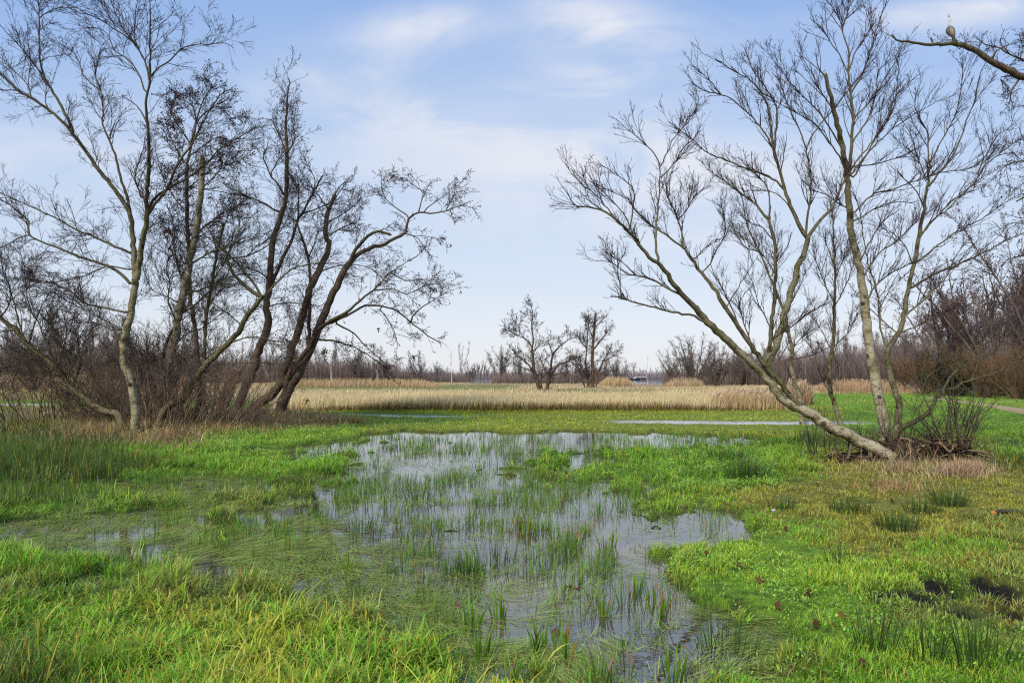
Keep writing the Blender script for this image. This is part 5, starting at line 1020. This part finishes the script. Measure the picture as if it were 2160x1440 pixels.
def heron():
    Y = OY; W = lambda u, v, dy=0.: P3(u, v, Y) + np.array([0, dy, 0]); px = Y / F; o = tuple(float(q) for q in W(2006, 90)); t = thing('grey_heron', o, 'grey heron standing upright on the bare bough at the upper right', 'heron')
    g = [s2l(q) for q in ((110, 106, 100), (130, 124, 112), (150, 143, 124), (156, 148, 130), (140, 134, 124), (206, 202, 194), (196, 190, 180), (210, 206, 200), (196, 192, 186))]
    mb = MB(); loft(mb, [W(2012.5, 82), W(2010.5, 77), W(2007.5, 70), W(2005, 62), W(2003, 55), W(2001.6, 49), W(2003.5, 44), W(2004, 40), W(2002.5, 37), W(2001, 35), W(2000.6, 33.8)],
         np.array([.8, 2.8, 4.2, 4.6, 3.4, 1.9, 1.9, 1.7, 2.0, 2.0, .8]) * px, np.array([.8, 4, 6, 6.2, 4.6, 2.4, 1.8, 1.7, 1.9, 1.8, .7]) * px, g); mb.build('body', M_attr, t, smooth=True, origin=o)
    for sgn, pts, r in ((1, [(2005, 55), (2008.5, 61), (2011.5, 69), (2013, 77), (2012.5, 82)], 2.2), (-1, [(2001.5, 55), (1999, 60), (1998.5, 66), (2001, 72), (2006, 78)], 1.8)):
        mb = MB(); loft(mb, [W(a, b, .5 * px * -sgn) for a, b in pts], np.array([.6, r, r, r * .7, .4]) * px, np.array([1, 4.5, 5, 3, .5]) * px, s2l((112, 106, 100)), 10); mb.build('wing', M_attr, t, smooth=True, origin=o)
    mb = MB(); tubes(mb, np.array([[W(2000.9, 36, -.01), W(2000, 33.5, -.03), W(1999.2, 30.8, -.05)]]), np.array([[.012, .008, .002]]), 6, s2l((190, 160, 96))); mb.build('beak', M_attr, t, origin=o)
    mb = MB(); tubes(mb, np.array([[W(2001.8, 35, -.02), W(2004, 36.5, 0), W(2006, 39, .02)]]), np.array([[.008, .007, .002]]), 5, s2l((40, 40, 44))); mb.build('crest', M_attr, t, origin=o)
    for pts in ([(2003, 74), (2000, 79), (1997, 84), (1994, 90.5)], [(2008, 76), (2009, 80), (2008, 85), (2009, 91)]):
        L_ = resample(np.array([W(a, b, .02) for a, b in pts]), 7); mb = MB(); tubes(mb, L_[None], np.array([[.016, .012, .008, .009, .007, .007, .008]]), 6, s2l((150, 134, 112)))
        e = L_[-1]
        for dx, dy in ((-.07, -.01), (-.05, -.05), (-.05, .04), (.05, 0)): tubes(mb, np.array([[e, e + np.array([dx * .6, dy * .6, .004]), e + np.array([dx, dy, -.012])]]), np.array([[.006, .005, .002]]), 5, s2l((140, 124, 100)))
        mb.build('leg', M_attr, t, origin=o)
heron()
def crow():
    Y = 21.; W = lambda u, v, dy=0.: P3(u, v, Y) + np.array([0, dy, 0]); px = Y / F; o = tuple(float(q) for q in W(873, 753)); t = thing('black_bird', o, 'black bird in flight low over the reeds', 'bird'); c = s2l((34, 34, 42))
    mb = MB(); loft(mb, [W(868.2, 749), W(869.5, 749.4), W(871, 751), W(873, 753.5), W(873.5, 756.5), W(873, 758.5)], np.array([.25, .9, 1.2, 2.2, 1.8, .3]) * px, np.array([.25, .9, 1.3, 2.0, 1.2, .2]) * px, c, 10); mb.build('body', M_attr, t, smooth=True, origin=o)
    for pts in ([(871, 750.5, 0), (870, 753, -.05), (868.6, 756, -.09), (867.6, 759.5, -.13)], [(873.5, 750, 0), (877, 749.6, .05), (880, 751.8, .1), (881.8, 754.5, .14)]):
        P = resample(np.array([W(a, b, d) for a, b, d in pts]), 8); w_ = np.array([2.2, 2.6, 2.4, 2.0, 1.7, 1.3, .8, .2]) * px; up_ = np.array([0.25, .5, -.75]); V = np.stack([P, P + up_ * w_[:, None], P + up_ * w_[:, None] * .5 + np.array([0, 0, .014])], axis=1)
        i = np.arange(24).reshape(8, 3); mb = MB(); mb.add(V, np.concatenate([np.stack([i[:-1, a], i[1:, a], i[1:, b], i[:-1, b]], -1) for a, b in ((0, 1), (1, 2), (2, 0))]), 4, c); mb.build('wing', M_attr, t, origin=o)
    mb = MB(); P = [W(872.4, 757.5), W(874.2, 757.5), W(874.8, 761), W(872, 761)]; mb.add(P, [[0, 1, 2, 3]], 4, c); mb.build('tail', M_attr, t, origin=o)
    mb = MB(); tubes(mb, np.array([[W(868.4, 749), W(867.4, 749.1), W(866.8, 749.4)]]), np.array([[.006, .005, .001]]), 5, s2l((30, 30, 30))); mb.build('beak', M_attr, t, origin=o)
crow()
# ------------------------------------------------------------------ plants one can point to
def clump(name, label, cat, u, v, n, h, spread, w_, c0, seed, lean=.12, curl=.4, group=None, z=None, tipc=None, tipf=.3, nseg=5):
    rg = np.random.default_rng(seed); x, y = on_ground(u, v); z0 = float(TH(x, y)) if z is None else z; a = rg.random(n) * 6.283; r = np.sqrt(rg.random(n)) * spread
    px_ = x + r * np.cos(a); py_ = y + r * np.sin(a) * .7; c = jit(np.broadcast_to(s2l(c0), (n, 3)), rg, .2)
    tip = c * 1.15
    if tipc is not None: tip = np.where(rg.random((n, 1)) < tipf, s2l(tipc), tip)
    mb = MB(); zz = np.maximum(TH(px_, py_) - .02, -.03) if z is None else np.full(n, z)
    blades(mb, np.stack([px_, py_, zz], axis=1), rg.uniform(.5, 1.15, n) * h, w_ * rg.uniform(.6, 1.2, n), a + rg.normal(size=n) * .4, (r / max(spread, 1e-3)) * lean * 2 * rg.uniform(.3, 1.2, n), rg.uniform(0, curl, n), c * .5, tip, nseg, rg)
    o = mb.build(name, M_leaf, origin=(float(x), float(y), z0)); tag(o, label, cat, group); return o
gA, gB, gC, gD = 'iris clumps in the middle of the open water', 'iris clumps in the near right water', 'iris clumps along the front edge of the pool', 'iris clumps in the left half of the pool'
irs = [(1070, 1113, gA), (1093, 1106, gA), (1105, 1121, gA), (1116, 1115, gA), (1126, 1121, gA), (1150, 1110, gA), (1189, 1137, gA), (1220, 1145, gA), (1233, 1117, gA), (1276, 1148, gA), (1290, 1141, gA), (1224, 1128, gA), (1205, 1118, gA),
       (1257, 1253, gB), (1272, 1285, gB), (1315, 1261, gB), (1338, 1238, gB), (1379, 1246, gB), (1282, 1270, gB), (1390, 1285, gB),
       (1023, 1370, gC), (1120, 1362, gC), (1145, 1350, gC), (1190, 1374, gC), (1188, 1345, gC), (1054, 1288, gC), (996, 1308, gC), (938, 1397, gC), (1070, 1430, gC), (1260, 1425, gC), (1319, 1405, gC), (1420, 1420, gC),
       (893, 1222, gD), (755, 1242, gD), (856, 1129, gD), (794, 1121, gD), (840, 1098, gD), (998, 1082, gD), (743, 1129, gD), (735, 1191, gD), (610, 1150, gD)]
IL = {gA: 'small orange tipped iris clump in the middle of the open water', gB: 'green iris clump standing in the dark near water at the right', gC: 'broad leaved iris clump at the front edge of the pool', gD: 'slim green iris clump in the matted left half of the pool'}
for i, (u, v, g) in enumerate(irs):
    near = g == gC; clump('iris_clump', IL[g], 'iris clump', u, v, 7 + (i * 5) % 6, .26 if near else (.22 if g == gA else .24), .05, np.full(1, .017 if near else .013), (112, 152, 40), 700 + i, lean=.14, curl=.45, group=g, z=-.03, tipc=(196, 120, 50), tipf=.35 if g == gA else .12)
rsh = [(1575, 1012, 260, .42, .33, 'large dark rush tussock on the bank left of the leaning birch'), (1530, 975, 240, .32, .42, 'dark rush tussock behind the largest one'), (1430, 975, 140, .22, .4, 'small rush tussock at the upper right corner of the pool'),
       (1650, 1080, 70, .25, .14, 'small spiky rush tuft in the mossy lawn'), (1790, 1085, 140, .30, .22, 'spiky rush tussock below the fallen trunk foot'), (1890, 1120, 150, .28, .2, 'rush tussock in the middle of the right lawn'), (2005, 1070, 160, .30, .2, 'dark rush tussock in front of the fanned shrub'),
       (1945, 1085, 110, .26, .18, 'thin rush tuft left of the one by the shrub'), (1770, 1190, 30, .30, .1, 'sparse leaning rush tuft in the clover'), (620, 1015, 160, .22, .3, 'olive rush tussock at the left rim of the pool'), (480, 1100, 80, .2, .2, 'small rush tussock in the matted grass'),
       (1845, 1380, 60, .36, .12, 'tall dark rush tuft low on the right lawn'), (2060, 1410, 80, .40, .16, 'dark rush tuft near the bottom right corner'), (1955, 1400, 50, .38, .12, 'thin dark rush tuft left of the corner one'), (2030, 1265, 40, .3, .1, 'rush tuft among the muddy hoof holes'),
       (120, 990, 260, .30, .5, 'broad dark rush stand on the left bank'), (760, 1110, 60, .24, .15, 'grey green rush tuft standing in the left water'), (880, 1045, 90, .24, .25, 'dark rush stand in the middle of the pool'), (1040, 1170, 70, .24, .22, 'fine rush stand in the centre water'), (980, 1200, 60, .24, .15, 'fine rush tuft left of the centre stand'), (1530, 1360, 70, .3, .2, 'grassy rush tuft in the puddle at the lower right')]
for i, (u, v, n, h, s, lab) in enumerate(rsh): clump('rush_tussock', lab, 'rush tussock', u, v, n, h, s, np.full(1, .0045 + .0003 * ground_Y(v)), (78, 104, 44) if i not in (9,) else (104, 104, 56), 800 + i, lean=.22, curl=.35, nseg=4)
clump('straw_tuft', 'round tuft of straw coloured dead grass at the left back of the pool', 'grass tuft', 742, 897, 260, .38, .30, np.full(1, .014), (182, 150, 96), 850, lean=.5, curl=1.6)
wisp = MB(); dead_patch(wisp, 1760, 2060, 950, 1015, 420, .5, [(196, 172, 130), (150, 124, 92), (120, 96, 74)], 871, curl=1.2, wid=.003, dens=.1)
tag(wisp.build('dead_stalks', M_dry), 'loose straw stalks sticking up through the root mound', 'dead stalks', kind='stuff')
# fallen leaves
def leaf(label, u, v, s, col, seed, group, z=None):
    rg = np.random.default_rng(seed); x, y = on_ground(u, v); z0 = float(TH(x, y)) + .03 if z is None else z
    a = rg.random() * 6.28; k = 11; q = np.linspace(0, 2 * np.pi, k, endpoint=False); r = s * (.5 + .22 * np.cos(2 * q) + .06 * np.cos(5 * q))
    V = np.concatenate([[[0, 0, .0]], np.stack([r * np.cos(q + a), r * np.sin(q + a), .18 * s * np.cos(2 * q + 1) + rg.normal(size=k) * .05 * s], 1)]) ; V[:, 2] += V[:, 1] * .4
    mb = MB(); f = [[0, 1 + i, 1 + (i + 1) % k] for i in range(k)]; mb.add(V + [x, y, z0], f, 3, s2l(col) * rg.uniform(.7, 1.2)); o = mb.build('fallen_leaf', M_dry, origin=(float(x), float(y), z0)); tag(o, label, 'leaf', group)
for i, (u, v) in enumerate([(1548, 1117), (1882, 1065), (1850, 1112), (1930, 1132), (1492, 1180), (1737, 1221), (1605, 1235), (1706, 1262), (1480, 1303), (1720, 1328), (1670, 1358), (1780, 1312), (2030, 1196), (1658, 1125), (2105, 1118), (1640, 1290), (1816, 1420), (2080, 1180), (1560, 1205), (1475, 1320), (2140, 1330), (1725, 1027)]):
    leaf('curled brown leaf lying in the grass of the right bank', u, v, .055, [(108, 76, 48), (96, 62, 42), (132, 88, 50)][i % 3], 900 + i, 'fallen leaves on the right bank')
for i, (u, v) in enumerate([(1183, 1321), (1212, 1227), (968, 1272), (535, 1190), (640, 1205)]):
    leaf('sodden pinkish brown leaf floating on the pool', u, v, .08, [(128, 94, 76), (112, 78, 54)][i % 2], 940 + i, 'fallen leaves floating on the pool', z=.006)
# little logs and sticks
def log(name, label, pts, r, col, cat, ends=False):
    Q = []
    for u, v, h in pts: x, y = on_ground(u, v); Q.append([x, y, float(max(TH(x, y), 0)) + h])
    Q = np.array(Q); o = tuple(float(q) for q in Q[0]); t = thing(name, o, label, cat); mb = MB(); Q2 = resample(Q, 9); R = r * np.linspace(1, .8, 9); tubes(mb, Q2[None], R[None], 9, s2l(col), .3); mb.build('bark', M_alder, t, smooth=True, origin=o)
    if ends: mb = MB(); d = unit(Q2[0] - Q2[1]); tubes(mb, np.array([[Q2[0] - d * .004, Q2[0] + d * .006, Q2[0] + d * .008]]), np.array([[r * 1.02, r * .95, .001]]), 9, s2l((196, 128, 70))); mb.build('broken_end', M_attr, t, origin=o)
log('branch_piece', 'short thick piece of branch with an orange broken end near the right edge', [(2096, 1092, .03), (2115, 1088, .035), (2150, 1086, .03)], .03, (84, 70, 60), 'log', True)
log('stick', 'dark stick floating in the pool left of the centre', [(938, 1110, 0.0), (952, 1109, .004), (966, 1110, 0.0)], .008, (60, 50, 44), 'stick')
log('stick', 'dark stick arching out of the water at the right rim', [(1374, 1104, .0), (1384, 1102, .015), (1394, 1105, .0)], .009, (60, 48, 40), 'stick')
log('branch_piece', 'low dead branch lying along the brown edge at the far left', [(0, 925, .03), (40, 912, .08), (80, 905, .1), (110, 893, .16)], .05, (74, 58, 46), 'branch')
log('branch_piece', 'grey fallen branch lying in front of the root mound', [(1962, 995, .04), (1985, 1000, .05), (2005, 1008, .04)], .022, (150, 134, 116), 'branch')
o = MB(); rgp = np.random.default_rng(5); x, y = on_ground(1632, 1092); a = rgp.normal(size=(12, 3)); V = unit(a) * np.array([.03, .022, .016]); import itertools
P_ = np.array([x, y, float(TH(x, y)) + .06]); q = np.linspace(0, 2 * np.pi, 8, endpoint=False); V = [P_ + np.array([0, 0, .02])] + [P_ + np.array([.03 * np.cos(k), .02 * np.sin(k), .008]) for k in q] + [P_ + np.array([.02 * np.cos(k), .014 * np.sin(k), -.012]) for k in q]
o.add(V, [[0, 1 + i, 1 + (i + 1) % 8] for i in range(8)], 3, s2l((214, 206, 190))); o.add(V, [[1 + i, 9 + i, 9 + (i + 1) % 8, 1 + (i + 1) % 8] for i in range(8)], 4, s2l((200, 190, 172)))
tag(o.build('pebble', M_attr, smooth=True, origin=P_), 'small white pebble in the grass left of the right bank rushes', 'pebble')
# ================================================================== sky, light, camera
w = bpy.data.worlds.new('World'); scene.world = w; w.use_nodes = True; nt = w.node_tree; nt.nodes.clear()
SE, SR = math.radians(38), math.radians(215)
out = nt.nodes.new('ShaderNodeOutputWorld'); bg = nt.nodes.new('ShaderNodeBackground'); nt.links.new(bg.outputs[0], out.inputs[0]); bg.inputs['Strength'].default_value = 0.12
sky = nt.nodes.new('ShaderNodeTexSky'); sky.sky_type = 'NISHITA'; sky.sun_disc = False; sky.sun_elevation = SE; sky.sun_rotation = SR; sky.altitude = 0; sky.air_density = 1.0; sky.dust_density = .6
tc = nt.nodes.new('ShaderNodeTexCoord'); sp = nt.nodes.new('ShaderNodeSeparateXYZ'); nt.links.new(tc.outputs['Generated'], sp.inputs[0])
X, Y_, Z = sp.outputs
ay = mth(nt, 'MAXIMUM', mth(nt, 'ABSOLUTE', Y_), .08); s_ = mth(nt, 'DIVIDE', X, ay); e_ = mth(nt, 'DIVIDE', Z, ay)
K = 1 / 0.12
def sc(c): return tuple(float(q) * K for q in s2l(c))
# clear-sky tint with height, laid over the physical sky
gr = nt.nodes.new('ShaderNodeValToRGB'); nt.links.new(e_, gr.inputs[0]); r = gr.color_ramp
stops = [(0.0, (236, 238, 245)), (.07, (232, 237, 248)), (.18, (215, 229, 249)), (.34, (194, 216, 248)), (.55, (157, 191, 243)), (1.0, (128, 168, 236))]
r.elements[0].position = 0; r.elements[0].color = (*s2l(stops[0][1]), 1); r.elements[1].position = 1; r.elements[1].color = (*s2l(stops[-1][1]), 1)
for p, c in stops[1:-1]: q = r.elements.new(p); q.color = (*s2l(c), 1)
tint = mixc(nt, gr.outputs[0], (K, K, K), 1.0, 'MULTIPLY')
base = mixc(nt, sky.outputs[0], tint, .85)
cv = nt.nodes.new('ShaderNodeCombineXYZ'); nt.links.new(s_, cv.inputs[0]); nt.links.new(e_, cv.inputs[1])
mp = nt.nodes.new('ShaderNodeMapping'); mp.inputs['Rotation'].default_value = (0, 0, math.radians(-22)); mp.inputs['Scale'].default_value = (1.7, 4.2, 1); mp.inputs['Location'].default_value = (.35, .1, 0); nt.links.new(cv.outputs[0], mp.inputs[0])
n1 = nd(nt, 'ShaderNodeTexNoise', Scale=2.2, Detail=9.0, Roughness=.6, Distortion=.7); nt.links.new(mp.outputs[0], n1.inputs['Vector'])
n2 = nd(nt, 'ShaderNodeTexNoise', Scale=.9, Detail=4.0, Roughness=.5); nt.links.new(cv.outputs[0], n2.inputs['Vector'])
def blob(u, v, su, sv, rot=0):
    m = nt.nodes.new('ShaderNodeMapping'); m.vector_type = 'TEXTURE'; m.inputs['Location'].default_value = ((u - 1080) / 1440, (793 - v) / 1440, 0); m.inputs['Rotation'].default_value = (0, 0, math.radians(rot)); m.inputs['Scale'].default_value = (su / 1440, sv / 1440, 1)
    nt.links.new(cv.outputs[0], m.inputs[0]); ln = nt.nodes.new('ShaderNodeVectorMath'); ln.operation = 'LENGTH'; nt.links.new(m.outputs[0], ln.inputs[0])
    q = mth(nt, 'MULTIPLY', ln.outputs['Value'], ln.outputs['Value']); return mth(nt, 'EXPONENT', mth(nt, 'MULTIPLY', q, -1.0))
bs = [blob(900, 55, 130, 45, 8), blob(1300, 60, 200, 60, -20), blob(1000, 235, 210, 50, 5), blob(1240, 170, 160, 70, -25), blob(2060, 15, 260, 45, 6), blob(1180, 330, 420, 90, 0), blob(700, 160, 160, 70, 10), blob(1480, 430, 500, 120, 0), blob(200, 330, 400, 90, 0)]
wts = [.75, .8, .8, .75, .8, .65, .5, .6, .4]
acc = None
for b, k in zip(bs, wts):
    t_ = mth(nt, 'MULTIPLY', b, k); acc = t_ if acc is None else mth(nt, 'ADD', acc, t_)
f1 = mth(nt, 'ADD', mth(nt, 'MULTIPLY', acc, mth(nt, 'ADD', .25, mth(nt, 'MULTIPLY', ramp(nt, n1.outputs[0], .35, .62), .9))), mth(nt, 'MULTIPLY', ramp(nt, n1.outputs[0], .5, .75), mth(nt, 'MULTIPLY', n2.outputs[0], .30)), None, True)
cc = nt.nodes.new('ShaderNodeRGB'); cc.outputs[0].default_value = (*sc((229, 233, 244)), 1)
fin = mixc(nt, base, cc.outputs[0], f1); nt.links.new(fin, bg.inputs[0])
L = bpy.data.lights.new('sun', 'SUN'); L.energy = 3.5; L.angle = math.radians(12); L.color = (1, .97, .92); lo = bpy.data.objects.new('sun', L); link(lo)
# direction to the sun: rotation measured like the sky texture (0 = +Y, clockwise)
az = SR; d = np.array([math.sin(az) * math.cos(SE), math.cos(az) * math.cos(SE), math.sin(SE)])
from mathutils import Vector
lo.rotation_euler = Vector(d).to_track_quat('Z', 'Y').to_euler(); lo.location = (-10, -10, 20)
cam = bpy.data.cameras.new('camera'); cam.sensor_width = 36; cam.lens = 24.0; cam.shift_y = (HZ - 720) / 2160; cam.clip_end = 5000; cam.clip_start = .05
co = bpy.data.objects.new('camera', cam); link(co); co.location = (0, 0, EYE); co.rotation_euler = (math.radians(90), 0, 0); scene.camera = co
scene.view_settings.view_transform = 'Standard'; scene.view_settings.look = 'None'; scene.view_settings.exposure = 0; scene.view_settings.gamma = 1
scene.render.engine = 'CYCLES'; scene.cycles.max_bounces = 6; scene.cycles.diffuse_bounces = 3; scene.cycles.glossy_bounces = 3; scene.cycles.transmission_bounces = 3; scene.cycles.transparent_max_bounces = 4
scene.cycles.use_denoising = False; scene.cycles.sample_clamp_indirect = 3; scene.cycles.sample_clamp_direct = 12
try: scene.cycles.denoiser = 'OPENIMAGEDENOISE'
except Exception: pass
scene.cycles.pixel_filter_type = 'BLACKMAN_HARRIS'; scene.cycles.filter_width = 1.2
